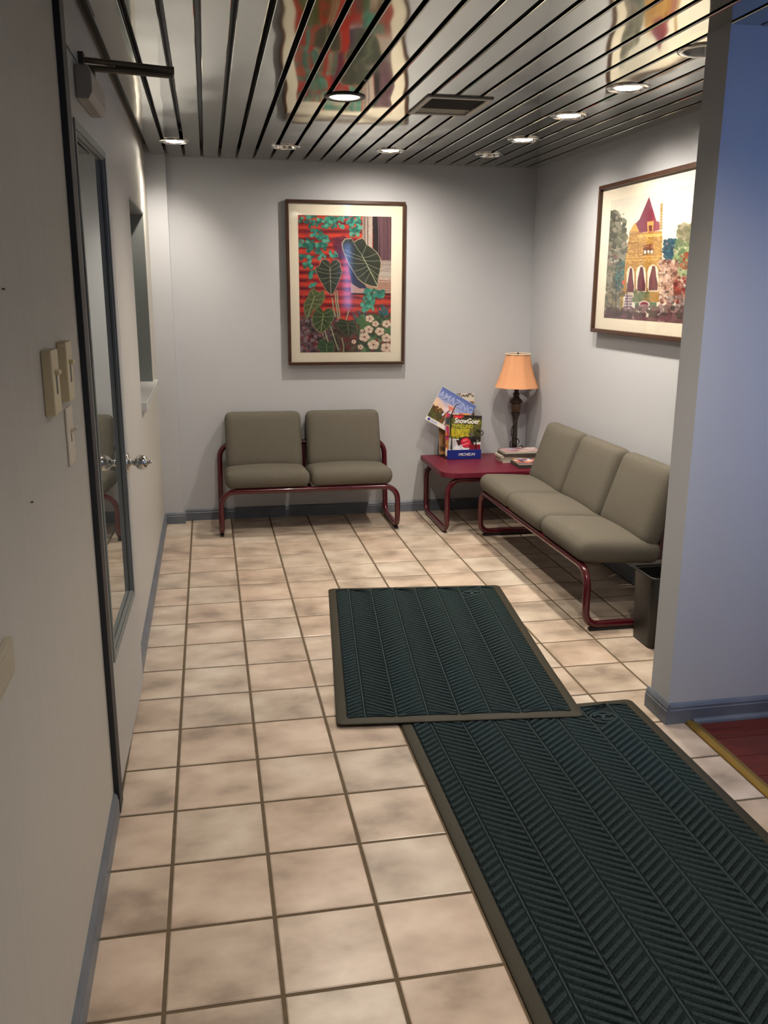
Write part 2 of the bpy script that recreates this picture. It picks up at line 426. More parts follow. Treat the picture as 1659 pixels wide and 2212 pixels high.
# laminate floor of the adjoining room
lf = struct(obj('floor_laminate', MB().box(7.10, XS+.3, YF-.3, PY0, -0.3, -0.02), M_dark, origin=(7.1,PY0,-0.3)), 'dark red laminate floor beside the tiles')
pm = MB().frust(0, XS-7.14, 0, 0.472, -0.03, 0.0, 0.003)
pme = bpy.data.meshes.new('plank'); pme.from_pydata([tuple(np.array(p)*T) for p in pm.v], [], pm.fc); pme.materials.append(M_plank)
for k in range(29):
    o = bpy.data.objects.new('plank', pme); C.objects.link(o); o.parent = lf
    o.location = Vector((7.12, PY0-0.075-(k+1)*0.475, 0.0))*T - ORG['floor_laminate']
struct(obj('trim_1', MB().prism([(6.965,-.01),(6.975,.028),(7.03,.045),(7.10,.03),(7.115,-.01)], 1, YF, PY0-0.045), M_brass), 'brass transition strip between tile and red laminate')

def wall(name, boxes, mt, label):
    b = MB()
    for q in boxes: b.box(*q)
    return struct(obj(name, b, mt), label)
DY0, DY1, DZ = -0.64, 2.60, 8.22                      # door opening
HY0, HY1, HZ0, HZ1 = 6.75, 10.62, 3.80, 7.46          # hatch opening
TH = 0.5
wall('wall_left', [(XL-TH,XL,YF,DY0,0,ZT),(XL-TH,XL,DY0,DY1,DZ,ZT),(XL-TH,XL,DY1,HY0,0,ZT),(XL-TH,XL,HY0,HY1,0,HZ0-.02),(XL-TH,XL,HY0,HY1,HZ1,ZT),(XL-TH,XL,HY1,YB+.4,0,ZT)], M_paper, 'left wall in pale linen wallpaper')
wall('wall_back', [(XL,XR+.4,YB,YB+.4,0,ZT)], M_wall, 'pale grey back wall')
wall('wall_right', [(XR,XR+.4,PY1,YB,0,ZT)], M_wall, 'pale grey right wall')
wall('wall_partition', [(PX,XS,PY0,PY1,0,ZT)], M_wall, 'partition wall ending in front of the bench')
wall('wall_pilaster', [(XL,-0.21,12.18,YB,0,ZT)], M_wall, 'narrow pilaster in the far left corner')
wx0, wx1, wz0, wz1 = 7.9, 8.55, 4.7, 8.3
wall('wall_front', [(XL-TH,wx0,YF-.4,YF,0,ZT),(wx1,XS+.4,YF-.4,YF,0,ZT),(wx0,wx1,YF-.4,YF,0,wz0),(wx0,wx1,YF-.4,YF,wz1,ZT)], M_wall, 'wall behind the viewer with the window')
sy0, sy1, sz0, sz1 = -6.3, -3.5, 3.6, 8.3
wall('wall_light_block', [(7.14,7.5,-6.4,-2.75,0,ZT)], M_wall, 'added unseen wall blocking blue window light from the left wall')  # out of view, added to keep the side window's blue off the left wall
wall('wall_side', [(XS,XS+.4,YF,sy0,0,ZT),(XS,XS+.4,sy1,PY1,0,ZT),(XS,XS+.4,sy0,sy1,0,sz0),(XS,XS+.4,sy0,sy1,sz1,ZT)], M_wall, 'far wall of the adjoining room')
wn = struct_empty('window_1', ((wx0+wx1)/2, YF, wz0), 'tall narrow window with blue dusk light')
obj('window_frame', MB().box(wx0,wx0+.1,YF-.2,YF+.03,wz0,wz1).box(wx1-.1,wx1,YF-.2,YF+.03,wz0,wz1).box(wx0+.1,wx1-.1,YF-.2,YF+.03,wz0,wz0+.1).box(wx0+.1,wx1-.1,YF-.2,YF+.03,wz1-.1,wz1), M_slate, wn)
obj('pane', MB().box(wx0+.1,wx1-.1,YF-.14,YF-.1,wz0+.1,wz1-.1), M_sky, wn)

wn = struct_empty('window_3', (XS, (sy0+sy1)/2, sz0), 'wide window with blue dusk light in the adjoining room')
obj('window_frame', MB().box(XS-.03,XS+.2,sy0,sy0+.12,sz0,sz1).box(XS-.03,XS+.2,sy1-.12,sy1,sz0,sz1).box(XS-.03,XS+.2,sy0+.12,sy1-.12,sz0,sz0+.12).box(XS-.03,XS+.2,sy0+.12,sy1-.12,sz1-.12,sz1), M_slate, wn)
obj('pane', MB().box(XS+.1,XS+.14,sy0+.12,sy1-.12,sz0+.12,sz1-.12), M_sky, wn)

# baseboards: moulded profile, outline in (outwards, z)
BP = [(0,0),(.055,0),(.055,.205),(.045,.215),(.045,.25),(.025,.285),(.012,.30),(0,.30)]
def base_x(name, x, sgn, y0, y1, label): return struct(obj(name, MB().prism([(x+sgn*a, z) for a, z in BP], 1, y0, y1), M_slate), label)
def base_y(name, y, sgn, x0, x1, label): return struct(obj(name, MB().prism([(y+sgn*a, z) for a, z in BP], 0, x0, x1), M_slate), label)
base_x('baseboard_left', XL, 1, YF, -0.98, 'slate blue baseboard on the left wall before the door')
base_x('baseboard_left_far', XL, 1, 2.66, 12.12, 'slate blue baseboard on the left wall beyond the door')
base_y('baseboard_pilaster', 12.18, -1, XL+.056, -0.16, 'short slate blue baseboard on the pilaster')
base_y('baseboard_back', YB, -1, -0.155, XR-.056, 'slate blue baseboard on the back wall')
base_x('baseboard_right', XR, -1, PY1+.06, YB, 'slate blue baseboard on the right wall')
o = MB()
o.prism([(PX-a, z) for a, z in BP], 1, PY0-.055, PY1+.055).prism([(PY0-a, z) for a, z in BP], 0, PX, XS)
struct(obj('baseboard_partition', o, M_slate), 'slate blue baseboard wrapping the partition end')
struct(obj('trim_2', MB().prism([(PY0-.056,0),(PY0-.115,0),(PY0-.112,.03),(PY0-.095,.055),(PY0-.07,.066),(PY0-.056,.066)], 0, 7.06, XS), M_slate, smooth='auto'), 'small quarter-round moulding along the laminate')

# ceiling: dark backing with separate metal slats
GX0, GP, GW = 1.44, 0.402, 0.066
LIGHTS = [(0.09,10.05,'lit'),(2.43,10.27,'off'),(4.77,10.27,'lit'),(7.10,10.40,'off'),(7.14,8.20,'lit'),(7.04,5.56,'lit'),(7.04,3.26,'lit'),(6.99,1.02,'off'),(2.92,4.85,'lens'),(4.4,-3.6,'lit'),(3.2,-8.2,'lit')]
LR = 0.285
VENT = (4.20,5.30,4.45,5.92)
ceil = struct(obj('ceiling', MB().box(XL-.3, XS+.3, YF-.3, YB+.3, ZT, ZT+.2), M_dark, origin=(0,0,ZT)), 'linear metal slat ceiling with dark grooves')
def slat(x0, x1, y0, y1):
    prof = [(x0,.09),(x0,.012),(x0+.004,.004),(x0+.012,0),(x1-.012,0),(x1-.004,.004),(x1,.012),(x1,.09)]
    mb = MB(); ins = [(p[0], p[1]) for p in prof]
    n = len(ins)
    vs_ = [(p[0],y0,ZC+p[1]) for p in ins]+[(p[0],y1,ZC+p[1]) for p in ins]
    mb.add(vs_, [(i,i+1,i+1+n,i+n) for i in range(n-1)]+[(n-1,0,n,2*n-1)]+[tuple(range(n-1,-1,-1)), tuple(range(n,2*n))])
    o = obj('slat', mb, M_slat, ceil)
    return o
cutters = []
def cut(o, x0, x1, y0, y1):
    used = False
    for (lx, ly, st) in LIGHTS:
        if lx+LR > x0 and lx-LR < x1 and y0 < ly < y1:
            c = obj('cutter', MB().lathe((lx,ly,ZC), [(LR,-.2),(LR,.2)], 32), None, origin=(lx,ly,ZC)); cutters.append(c)
            b = o.modifiers.new('hole', 'BOOLEAN'); b.operation = 'DIFFERENCE'; b.object = c; b.solver = 'EXACT'; used = True
    if VENT[1] > x0 and VENT[0] < x1 and y0 < 5 < y1:
        c = obj('cutter', MB().box(VENT[0]+.08,VENT[1]-.08,VENT[2]+.08,VENT[3]-.08,ZC-.2,ZC+.2), None, origin=(5,5,ZC)); cutters.append(c)
        b = o.modifiers.new('hole', 'BOOLEAN'); b.operation = 'DIFFERENCE'; b.object = c; b.solver = 'EXACT'; used = True
    return used
cut_slats = []
for k in range(-6, 30):
    g = GX0+k*GP; x0, x1 = max(g+GW/2, XL+.05), g+GP-GW/2
    if x1 < XL+.1 or x0 > XS-.1: continue
    x1 = min(x1, XS-.02)
    if x1 <= PX-.01: spans = [(YF+.02, YB-.02)]
    else: spans = [(YF+.02, PY0-.02)]+([(PY1+.02, YB-.02)] if x0 < XR-.05 else [])
    if x1 < -0.15: spans = [(YF+.02, 12.16)]
    if x1 > 7.13 and x0 < 7.51: spans = [(YF+.02,-6.42),(-2.73,PY0-.02)]+spans[1:]
    for (y0, y1) in spans:
        xx1 = min(x1, XR-.03) if y0 > 0 else x1
        if xx1-x0 < .04: continue
        s_ = slat(x0, xx1, y0, y1)
        if cut(s_, x0, xx1, y0, y1): cut_slats.append(s_)
bpy.context.view_layer.update()
dg = bpy.context.evaluated_depsgraph_get()
new = [(s_, bpy.data.meshes.new_from_object(s_.evaluated_get(dg))) for s_ in cut_slats]
for s_, me in new:
    s_.modifiers.clear(); s_.data = me
for c in cutters: bpy.data.objects.remove(c)

# ------------------------------------------------------------------ recessed downlights
LAB = ['lit round downlight beside the left wall', 'unlit round downlight above the two-seat bench', 'glowing round downlight in the ceiling right of the leaf picture',
       'unlit round downlight in the far right ceiling corner', 'smallest lit downlight of the row along the right wall', 'middle lit downlight of the row along the right wall',
       'nearest lit downlight of the row along the right wall', 'unlit downlight touching the partition end', 'flat glowing disc downlight in the middle of the ceiling',
       'downlight in the ceiling just ahead of the viewer', 'downlight in the ceiling above the viewer']
AIM = {0:((-.75,12.2,5.4),.62,92), 2:((4.5,11.9,2.0),1.0,158), 4:((8.2,8.6,3),.8,140), 5:((8.8,5.9,3.5),1.0,135), 6:((9.0,4.2,4.0),1.0,130), 8:((2.92,4.6,0),1.35,146), 9:((5.2,-2.2,0),1.35,130), 10:((3.0,-7.4,0),.8,128)}
for li, ((lx, ly, st), lab) in enumerate(zip(LIGHTS, LAB)):
    t = thing('downlight', (lx, ly, ZC-.03), lab, 'downlight', 'recessed downlights')
    obj('trim_ring', MB().lathe((lx,ly,ZC), [(LR-.035,.01),(LR-.03,-.022),(LR+.01,-.030),(LR+.045,-.018),(LR+.05,-.001),(LR-.01,-.001)], 36, cap=False), M_dark if st == 'lens' else M_chrome, t, smooth=True)
    obj('reflector', MB().lathe((lx,ly,ZC), [(LR-.035,.0),(LR-.06,.10),(LR-.10,.16),(LR-.16,.20)], 32, cap=False).lathe((lx,ly,ZC), [(LR-.16,.20),(.01,.215)], 32, cap=False), M_chrome, t, smooth=True)
    if st == 'lens':
        obj('lens', MB().lathe((lx,ly,ZC), [(.01,-.024),(.15,-.022),(LR-.055,-.012),(LR-.045,.0)], 32), M_lit, t, smooth=True)
    elif st == 'lit':
        obj('bulb', MB().lathe((lx,ly,ZC), [(.01,-.028),(.10,-.024),(.17,-.012),(.205,.02),(.20,.06),(.12,.12)], 24), M_bulb, t, smooth=True)
    else:
        obj('bulb', MB().lathe((lx,ly,ZC), [(.01,.06),(.05,.07),(.10,.10),(.10,.13),(.06,.18)], 24), M_off, t, smooth=True)
    if st != 'off':
        ld = bpy.data.lights.new('downlight_lamp', 'SPOT'); aim, pw_, cone = AIM[li]
        ld.energy = LAMP_W*pw_; ld.color = WARM
        ld.spot_size = R3(cone); ld.spot_blend = 1.0; ld.shadow_soft_size = 0.028
        lo = bpy.data.objects.new('downlight_lamp', ld); C.objects.link(lo); lo.parent = t; lo.location = (0,0,-0.012)
        lo.rotation_euler = Vector((aim[0]-lx, aim[1]-ly, aim[2]-ZC)).to_track_quat('-Z', 'Y').to_euler()

# ceiling air vent
x0, x1, y0, y1 = VENT
t = thing('air_vent', ((x0+x1)/2, (y0+y1)/2, ZC-.03), 'rectangular louvred air vent set into the slat ceiling', 'air vent')
f = MB()
for q in ((x0,x1,y0,y0+.09),(x0,x1,y1-.09,y1),(x0,x0+.09,y0+.09,y1-.09),(x1-.09,x1,y0+.09,y1-.09)): f.box(*q, ZC-.03, ZC+.0)
obj('frame', f, M_vent, t, bevel=.008)
obj('duct', MB().box(x0+.08,x1-.08,y0+.08,y1-.08,ZC+.19,ZC+.2), M_dark, t)
for k in range(7):
    yy = y0+.17+k*.18
    obj('louvre', MB().prism([(yy,ZC+.10),(yy+.012,ZC+.105),(yy+.10,ZC-.005),(yy+.088,ZC-.01)], 0, x0+.09, x1-.09), M_vent if k > 4 else M_black, t)  # first louvres coloured black to stand in for shade inside the vent
for k in range(9):
    xx = x0+.14+k*.1
    obj('fin', MB().box(xx, xx+.012, y0+.09, y1-.09, ZC+.11, ZC+.16), M_vent, t)

# ------------------------------------------------------------------ door in the left wall
dr = struct_empty('door_1', (XL, 1.0, 0), 'grey door with a tall reflective glass pane, slightly ajar')
obj('casing', MB().box(XL, XL+.062, -0.94, DY0-.01, 0, 8.56), M_frame, dr, bevel=.008)
obj('header', MB().box(XL, XL+.035, DY0-.01, DY1+.06, DZ, 8.52), M_door, dr, bevel=.006)
hx, hy = -0.655, -0.60; ex, ey = -0.590, 2.545
ld_ = Vector((ex-hx, ey-hy, 0)); LW = ld_.length; ld_.normalize(); ln_ = Vector((ld_.y, -ld_.x, 0))
def LF(s, n, z): return (hx+ld_.x*s+ln_.x*n, hy+ld_.y*s+ln_.y*n, z)
gs0, gs1, gz0, gz1 = 0.34, LW-0.50, 1.66, 7.50
lf_ = MB(LF)
TK = 0.17
lf_.box(0,gs0,-TK,0,.04,8.19).box(gs1,LW,-TK,0,.04,8.19).box(gs0,gs1,-TK,0,.04,gz0).box(gs0,gs1,-TK,0,gz1,8.19)
leaf = obj('leaf', lf_, M_door, dr)
gm = MB(LF)
gm.box(gs0+.005,gs1-.005,-.07,-.045,gz0+.01,gz1-.01)
obj('glass', gm, M_mirror, leaf)
mo = MB(LF)
for (a, b, c, d) in ((gs0,gs0+.03,gz0,gz1),(gs1-.04,gs1,gz0,gz1),(gs0+.03,gs1-.04,gz0,gz0+.05),(gs0+.03,gs1-.04,gz1-.05,gz1)):
    mo.box(a,b,-.045,.0,c,d)
for (a, b, c, d) in ((gs0-.05,gs0+.02,gz0-.06,gz1+.06),(gs1-.02,gs1+.05,gz0-.06,gz1+.06),(gs0+.02,gs1-.02,gz0-.06,gz0+.03),(gs0+.02,gs1-.02,gz1-.03,gz1+.06)):
    mo.box(a,b,0,.02,c,d)
obj('glazing_moulding', mo, M_mould, leaf, bevel=.008)
ks, kz = LW-.25, 3.50
def KF(x, y, z): return LF(ks+x, y, kz+z)
kb = MB(KF)
kb.lathe((0,0,0), [(.145,.0),(.15,.012),(.135,.03),(.06,.045),(.045,.07),(.045,.11),(.065,.125),(.095,.15),(.108,.19),(.105,.235),(.085,.27),(.045,.29),(.02,.292)], 28, axis=1)
kn = obj('door_knob', kb, M_steel, leaf, smooth=True)
obj('thumb_turn', MB(KF).lathe((0,0,0), [(.03,.285),(.03,.335),(.022,.345)], 16, axis=1), M_steel, leaf, smooth=True)
# door closer: body on the leaf, two arms folding out into the room
cb = MB(LF); cb.prism([(0,7.72),(.19,7.72),(.23,7.80),(.23,8.05),(.20,8.15),(0,8.15)], 0, 1.0, 2.2)
cb.v = []; cb.fc = []
def CF(s, n, z): return LF(s, n, z)
cb = MB(CF)
pr = [(.0,7.80),(.13,7.80),(.17,7.87),(.17,8.05),(.14,8.13),(.0,8.13)]
n_ = len(pr); cb.add([(.62,a,b) for a,b in pr]+[(1.75,a,b) for a,b in pr], [tuple(range(n_)),tuple(range(2*n_-1,n_-1,-1))]+[(i,i+n_,(i+1)%n_+n_,(i+1)%n_) for i in range(n_)])
cl = obj('closer_body', cb, M_closer, dr, bevel=.012)
ar = MB(CF)
ar.lathe((1.15,.09,8.10), [(.06,0),(.06,.11),(.045,.13)], 14)
ar.tube([(1.15,.09,8.205),(1.22,.45,8.205),(1.34,.96,8.205)], .034, 8)
ar.tube([(1.33,.93,8.265),(1.20,.45,8.27),(1.10,.03,8.275)], .030, 8)
ar.tube([(1.26,.35,8.255),(1.345,.98,8.255)], .045, 8)
ar.box(1.02,1.18,-.01,.05,8.23,8.34)
obj('closer_arm', ar, M_bronze, cl, smooth='auto')

# service hatch with a dark pane and a small sill
hw = struct_empty('window_2', (XL, (HY0+HY1)/2, HZ0), 'recessed service hatch in the left wall with a small sill')
r_ = MB().box(XL-TH,XL-.01,HY1-.03,HY1,HZ0,HZ1).box(XL-TH,XL-.01,HY0,HY0+.03,HZ0,HZ1).box(XL-TH,XL-.01,HY0+.03,HY1-.03,HZ1-.03,HZ1)
obj('reveal', r_, M_mould, hw)
obj('pane', MB().box(XL-.36,XL-.33,HY0+.03,HY1-.03,HZ0,HZ1-.03), M_darkglass, hw)
obj('sill', MB().box(XL-TH,XL+.10,HY0-.1,HY1+.45,HZ0-.17,HZ0), M_door, hw, bevel=.01)

# ------------------------------------------------------------------ benches and table: one bent tube each, plus cushions
TR = 0.068
def bench(name, F, length, seats, label, cat='bench'):
    """F maps (u along, v depth from the front rail, z) to world tiles"""
    base = F(length/2, 0.8, 0)
    t = thing(name, (base[0], base[1], 0), label, cat)
    z1, z2, D = 1.13, 2.02, 1.58
    zb = TR+.035
    pts = [(0,0,z1),(length,0,z1),(length,0,zb),(length,D,zb),(length-.03,D+.08,z2),(0.03,D+.08,z2),(0,D,zb),(0,0,zb)]
    pts = [F(*p) for p in pts]
    path = fillet(pts, [.34,.34,.24,.24,.34,.34,.24,.24])
    # add points on the straight runs so the sweep stays even
    obj('frame', MB().tube(path, TR, 12, closed=True), M_maroon, t, smooth=True)
    for u in (0, length):
        obj('glide', MB(F).box(u-.045,u+.045,.08,D-.1,0,.05), M_rubber, t)
    # side rails under the seats
    for u in [.45]+[.12+(length-.24)*k/seats for k in range(1, seats)]+[length-.45]:
        obj('support_bar', MB(F).box(u-.05,u+.05,.03,D,1.11,1.16).box(u-.035,u+.035,D-.04,D+.04,1.11,1.95), M_maroon, t, bevel=.01)
    pw = (length-.24)/seats
    for k in range(seats):
        u = .12+pw*(k+.5)
        tilt = R3(4.0)
        def S(x, y, z, u=u):
            # seat: pivot at the front bottom
            yy = y*math.cos(tilt)+z*math.sin(tilt); zz = -y*math.sin(tilt)+z*math.cos(tilt)
            return F(u+x, -.12+yy, 1.20+zz)
        obj('seat_cushion', MB(S).cushion((0,.79,.21), (pw-.01,1.62,.42), (.16,.20,.20), .07), M_fabric, t, smooth=True)
        lean = R3(19)
        def B(x, y, z, u=u):
            # backrest: local z outwards, local y upwards
            return F(u+x, 1.24+y*math.sin(lean)-z*math.cos(lean), 1.42+y*math.cos(lean)+z*math.sin(lean))
        obj('back_cushion', MB(B).cushion((0,.72,0), (pw-.12,1.52,.40), (.16,.19,.19), .05), M_fabric, t, smooth=True)
    return t
bench('two_seat_bench', lambda u,v,z: (0.74+u, 10.62+v, z), 4.34, 2, 'two-seat maroon tube bench with taupe cushions under the leaf picture')
bench('three_seat_bench', lambda u,v,z: (6.97+v, 9.72-u, z), 6.32, 3, 'three-seat maroon tube bench with taupe cushions along the right wall')

# corner table
TZ = 1.56
tb = thing('corner_table', (7.4, 11.1, 0), 'low maroon corner table with tubular legs between the benches', 'table')
tx0, tx1, ty0, ty1 = 6.06, 8.92, 9.86, 12.36
out = fillet([(tx0,ty0,0),(tx1,ty0,0),(tx1,ty1,0),(tx0,ty1,0)], [.36,.2,.06,.06], 6)
obj('tabletop', MB().prism([(p[0],p[1]) for p in out], 2, TZ-.13, TZ), M_top, tb, bevel=.012)
lx0, lx1, ly0, ly1, lz = 6.20, 8.80, 10.02, 12.2, TZ-.13-TR
zb = TR+.01
path = fillet([(lx0,ly0,lz),(lx1,ly0,lz),(lx1,ly0,zb),(lx1,ly1,zb),(lx1,ly1,lz),(lx0,ly1,lz),(lx0,ly1,zb),(lx0,ly0,zb)], [.34,.34,.24,.24,.34,.34,.24,.24])
obj('frame', MB().tube(path, TR, 12, closed=True), M_maroon, tb, smooth=True)
for (x, y) in ((lx0, ly0+.28),(lx0, ly1-.28),(lx1, ly0+.28),(lx1, ly1-.28)):
    obj('glide', MB().lathe((x,y,0), [(.05,0),(.05,.02)], 12), M_rubber, tb)

# ------------------------------------------------------------------ table lamp
lx, ly = 8.50, 11.80
lp = thing('table_lamp', (lx, ly, TZ), 'dark table lamp with a peach bell shade on the corner table', 'lamp')
obj('base', MB().lathe((lx,ly,TZ), [(.27,0),(.28,.03),(.26,.07),(.18,.11),(.11,.17),(.085,.24)], 28), M_lampd, lp, smooth='auto')
obj('stem', MB().lathe((lx,ly,TZ), [(.075,.22),(.07,.5),(.062,.9),(.075,1.02),(.10,1.10),(.12,1.15),(.13,1.17),(.10,1.19)], 20).lathe((lx,ly,TZ), [(.10,1.40),(.16,1.43),(.175,1.47),(.15,1.51),(.09,1.56),(.075,1.62),(.095,1.66),(.07,1.69),(.055,1.72),(.055,1.95)], 20), M_lampd, lp, smooth='auto')
obj('urn', MB().lathe((lx,ly,TZ), [(.105,1.19),(.125,1.25),(.135,1.33),(.13,1.40),(.11,1.42)], 20), M_lampb, lp, smooth='auto')
sh = MB(); z0, z1 = TZ+1.84, TZ+2.70; N = 8
prof = []
rings = []
for k in range(9):
    q = k/8; r = .60*(1-q)**1.0+.33*q - .03*math.sin(math.pi*q)
    ring = []
    for s in range(48):
        a = 2*math.pi*s/48+.2; seg = 2*math.pi/N; off = (a % seg)-seg/2
        rr = r*math.cos(seg/2)/math.cos(off)*.85+r*.15
        ring.append((lx+rr*math.cos(a), ly+rr*math.sin(a), z0+(z1-z0)*q))
    rings.append(ring)
vs_ = [p for r in rings for p in r]+[((p[0]-lx)*.975+lx,(p[1]-ly)*.975+ly,p[2]) for r in rings for p in r]
nn = 48; R_ = 9; fs = []
for i in range(R_-1):
    for s in range(nn):
        fs.append((i*nn+s, i*nn+(s+1)%nn, (i+1)*nn+(s+1)%nn, (i+1)*nn+s))
        o_ = R_*nn; fs.append((o_+i*nn+s, o_+(i+1)*nn+s, o_+(i+1)*nn+(s+1)%nn, o_+i*nn+(s+1)%nn))
for s in range(nn):
    o_ = R_*nn
    fs.append((s, o_+s, o_+(s+1)%nn, (s+1)%nn)); a = (R_-1)*nn
    fs.append((a+s, a+(s+1)%nn, o_+a+(s+1)%nn, o_+a+s))
sh.add(vs_, fs)
shd = obj('shade', sh, M_shade, lp, smooth='auto')
obj('trim_band', MB().tube([(lx+.325*math.cos(a), ly+.325*math.sin(a), z1) for a in np.linspace(0,2*math.pi,32,endpoint=False)], .014, 6, closed=True), M_pass, shd, smooth=True)
obj('finial', MB().lathe((lx,ly,z1-.02), [(.02,0),(.03,.03),(.012,.06)], 12), M_lampd, lp, smooth=True)
obj('harp', MB().tube([(lx-.32,ly,z1-.02),(lx,ly,z1-.02),(lx+.32,ly,z1-.02)], .01, 6).tube([(lx,ly,TZ+1.9),(lx,ly,z1)], .012, 6), M_lampd, lp, smooth=True)
crd = [(lx+.03,ly-.06,TZ+1.0),(lx-.11,ly-.08,TZ+.78),(lx-.10,ly-.07,TZ+.55),(lx+.03,ly-.09,TZ+.50),(lx+.11,ly-.07,TZ+.40),(lx+.02,ly-.09,TZ+.30),(lx-.12,ly-.08,TZ+.42),(lx-.13,ly-.07,TZ+.25),(lx-.02,ly-.10,TZ+.2),(lx+.16,ly-.09,TZ+.30),(lx+.26,ly-.12,TZ+.16),(lx+.22,ly-.2,TZ+.06),(lx+.3,ly+.1,TZ+.02),(lx+.45,ly+.2,TZ+.02)]
def smoothpath(P, n=6):
    P = [np.array(p, float) for p in P]; out = []
    for i in range(len(P)-1):
        p0, p1, p2, p3 = P[max(i-1,0)], P[i], P[i+1], P[min(i+2,len(P)-1)]
        for k in range(n):
            q = k/n; out.append(tuple(.5*((2*p1)+(-p0+p2)*q+(2*p0-5*p1+4*p2-p3)*q*q+(-p0+3*p1-3*p2+p3)*q**3)))
    out.append(tuple(P[-1])); return out
obj('cord', MB().tube(smoothpath(crd), .014, 6), M_wire, lp, smooth=True)

# ------------------------------------------------------------------ magazine rack and magazines
rx, ry = 7.06, 11.72          # front of the rack
lean = R3(14)
def plane(ox, oy, oz, roll=0.0, yaw=0.0, ln=lean):
    ux = Vector((math.cos(yaw), math.sin(yaw), 0)); nv = Vector((math.sin(yaw), -math.cos(yaw), 0))
    uy = (Vector((0,0,1))*math.cos(ln) - nv*math.sin(ln)); c, s = math.cos(roll), math.sin(roll)
    a, b = ux*c+uy*s, -ux*s+uy*c
    O = Vector((ox, oy, oz))
    return O, a, b, a.cross(b)
rk = thing('magazine_rack', (rx, ry+.2, TZ), 'black wire magazine rack with a blue plastic sign on the table', 'magazine rack')
sg = obj('sign_panel', MB().box(rx-.46, rx+.46, ry-.14, ry-.11, TZ+.005, TZ+.25), M_blue, rk, bevel=.006)
text('lettering', 'MICHELIN', .10, (rx+.06, ry-.141, TZ+.095), (1,0,0), (0,0,1), M_white, sg, shear=.25, bold=.001)
w = MB(); wr = .013
back = lambda h, y: (y+h*math.tan(lean))
for sx in (-.33, .33):
    w.tube([(rx+sx,ry-.10,TZ+.1),(rx+sx,ry-.10,TZ+.26),(rx+sx,ry-.08,TZ+.55),(rx+sx,ry-.05,TZ+.62)], wr, 6)
w.tube(fillet([(rx-.47,ry+.1,TZ+.60),(rx-.47,ry-.06,TZ+.60),(rx-.33,ry-.06,TZ+.60),(rx-.33,ry-.04,TZ+.26)], [0,.04,.06,0], closed=False), wr, 6)
w.tube(fillet([(rx+.30,ry-.06,TZ+.62),(rx+.52,ry-.06,TZ+.62),(rx+.52,ry-.06,TZ+.72),(rx+.40,ry+.08,TZ+.72)], [0,.04,.04,0], closed=False), wr, 6)
w.tube(fillet([(rx-.36,ry-.07,TZ+.62),(rx-.38,ry-.05,TZ+1.10),(rx-.22,ry+.0,TZ+1.42),(rx-.14,ry+.1,TZ+1.42)], [0,.1,.1,0], closed=False), wr, 6)
for sx in (-.42, .42):
    w.tube(fillet([(rx+sx,ry-.10,TZ+.02),(rx+sx-.1*(sx<0),ry+.62,TZ+.02),(rx+sx,ry+.64,TZ+1.3)], [0,.08,0], closed=False), wr, 6)
w.tube([(rx-.42,ry+.64,TZ+1.3),(rx+.42,ry+.64,TZ+1.3)], wr, 6)
w.tube([(rx-.42,ry+.03,TZ+.02),(rx+.42,ry+.03,TZ+.02)], wr, 6)
obj('wire_frame', w, M_wire, rk, smooth=True)

def magazine(name, pl, w, h, th, canvas, label, group=None, pages=M_page):
    O, a, b, c = pl
    def F(x, y, z): return tuple(O+a*x+b*y+c*z)
    t = thing(name, tuple(O), label, 'magazine', group)
    obj('pages', MB(F).box(0, w, 0, h, 0, th-.004), pages, t)
    cv = canvas.mesh('cover', [F(0,h,th), F(w,h,th), F(w,0,th), F(0,0,th)], M_gloss, t)
    return t, cv, F

# the snowmobile magazine
cv = Canvas(90, 122, (44,52,28))
cv.poly([(0,0),(1,0),(1,.1),(0,.1)], (34,26,24)); cv.poly([(.1,.02),(.42,.02),(.42,.09),(.1,.09)], (220,52,66))
cv.blobs((0,.1,1,.5), 160, .03, .09, [(58,66,30),(86,84,40),(110,104,60),(40,44,24),(150,140,40)], .5)
cv.blobs((.05,.34,.6,.56), 90, .02, .06, [(196,176,30),(150,150,40),(210,190,60)], .6)
cv.poly([(0,.56),(.35,.58),(.6,.66),(1,.62),(1,1),(0,1)], (214,208,210))
cv.blobs((0,.6,1,1), 60, .03, .08, [(235,235,240),(190,186,196)], .5)
cv.poly([(.3,.55),(.55,.5),(.75,.55),(.8,.75),(.5,.78),(.35,.68)], (40,20,24))
cv.poly([(.34,.66),(.42,.56),(.56,.53),(.66,.58),(.70,.68),(.62,.76),(.46,.77)], (205,38,64)); cv.poly([(.42,.60),(.54,.56),(.58,.60),(.46,.66)], (236,110,124),.8); cv.line([(.40,.72),(.62,.66)], 1.6, (240,190,190)); cv.line([(.38,.68),(.58,.61)], 1.4, (90,16,30)); cv.poly([(.22,.60),(.36,.60),(.38,.70),(.30,.74)], (52,16,20)); cv.poly([(.62,.7),(.98,.68),(1,.8),(.66,.82)], (130,22,40))
cv.ell(.78,.56,.10,.075,(22,20,20)); cv.poly([(.6,.52),(.98,.5),(.98,.56),(.62,.57)], (36,32,30)); cv.ell(.7,.46,.07,.05,(90,90,86),.8)
cv.poly([(.12,.94),(.2,.86),(.26,.88),(.27,.98),(.14,.99)], (20,110,84))
cv.poly([(.5,.9),(.9,.92),(.9,.94),(.5,.92)], (170,160,160)); cv.grain(5)
pl = plane(rx-.40, ry+.02, TZ+.06, roll=R3(-4), ln=R3(9))
t, c_, F = magazine('snow_magazine', pl, .86, 1.10, .05, cv, 'magazine with a red snowmobile on its cover at the front of the rack')
O, a, b, c = pl
text('title', 'SnowGoer', .19, F(.45,.885,.052), a, b, M_white, c_, shear=.2, xs=.80, bold=.004)
M_lime = mat('lime_print', (0.52,0.50,0.03,1), 0.5)
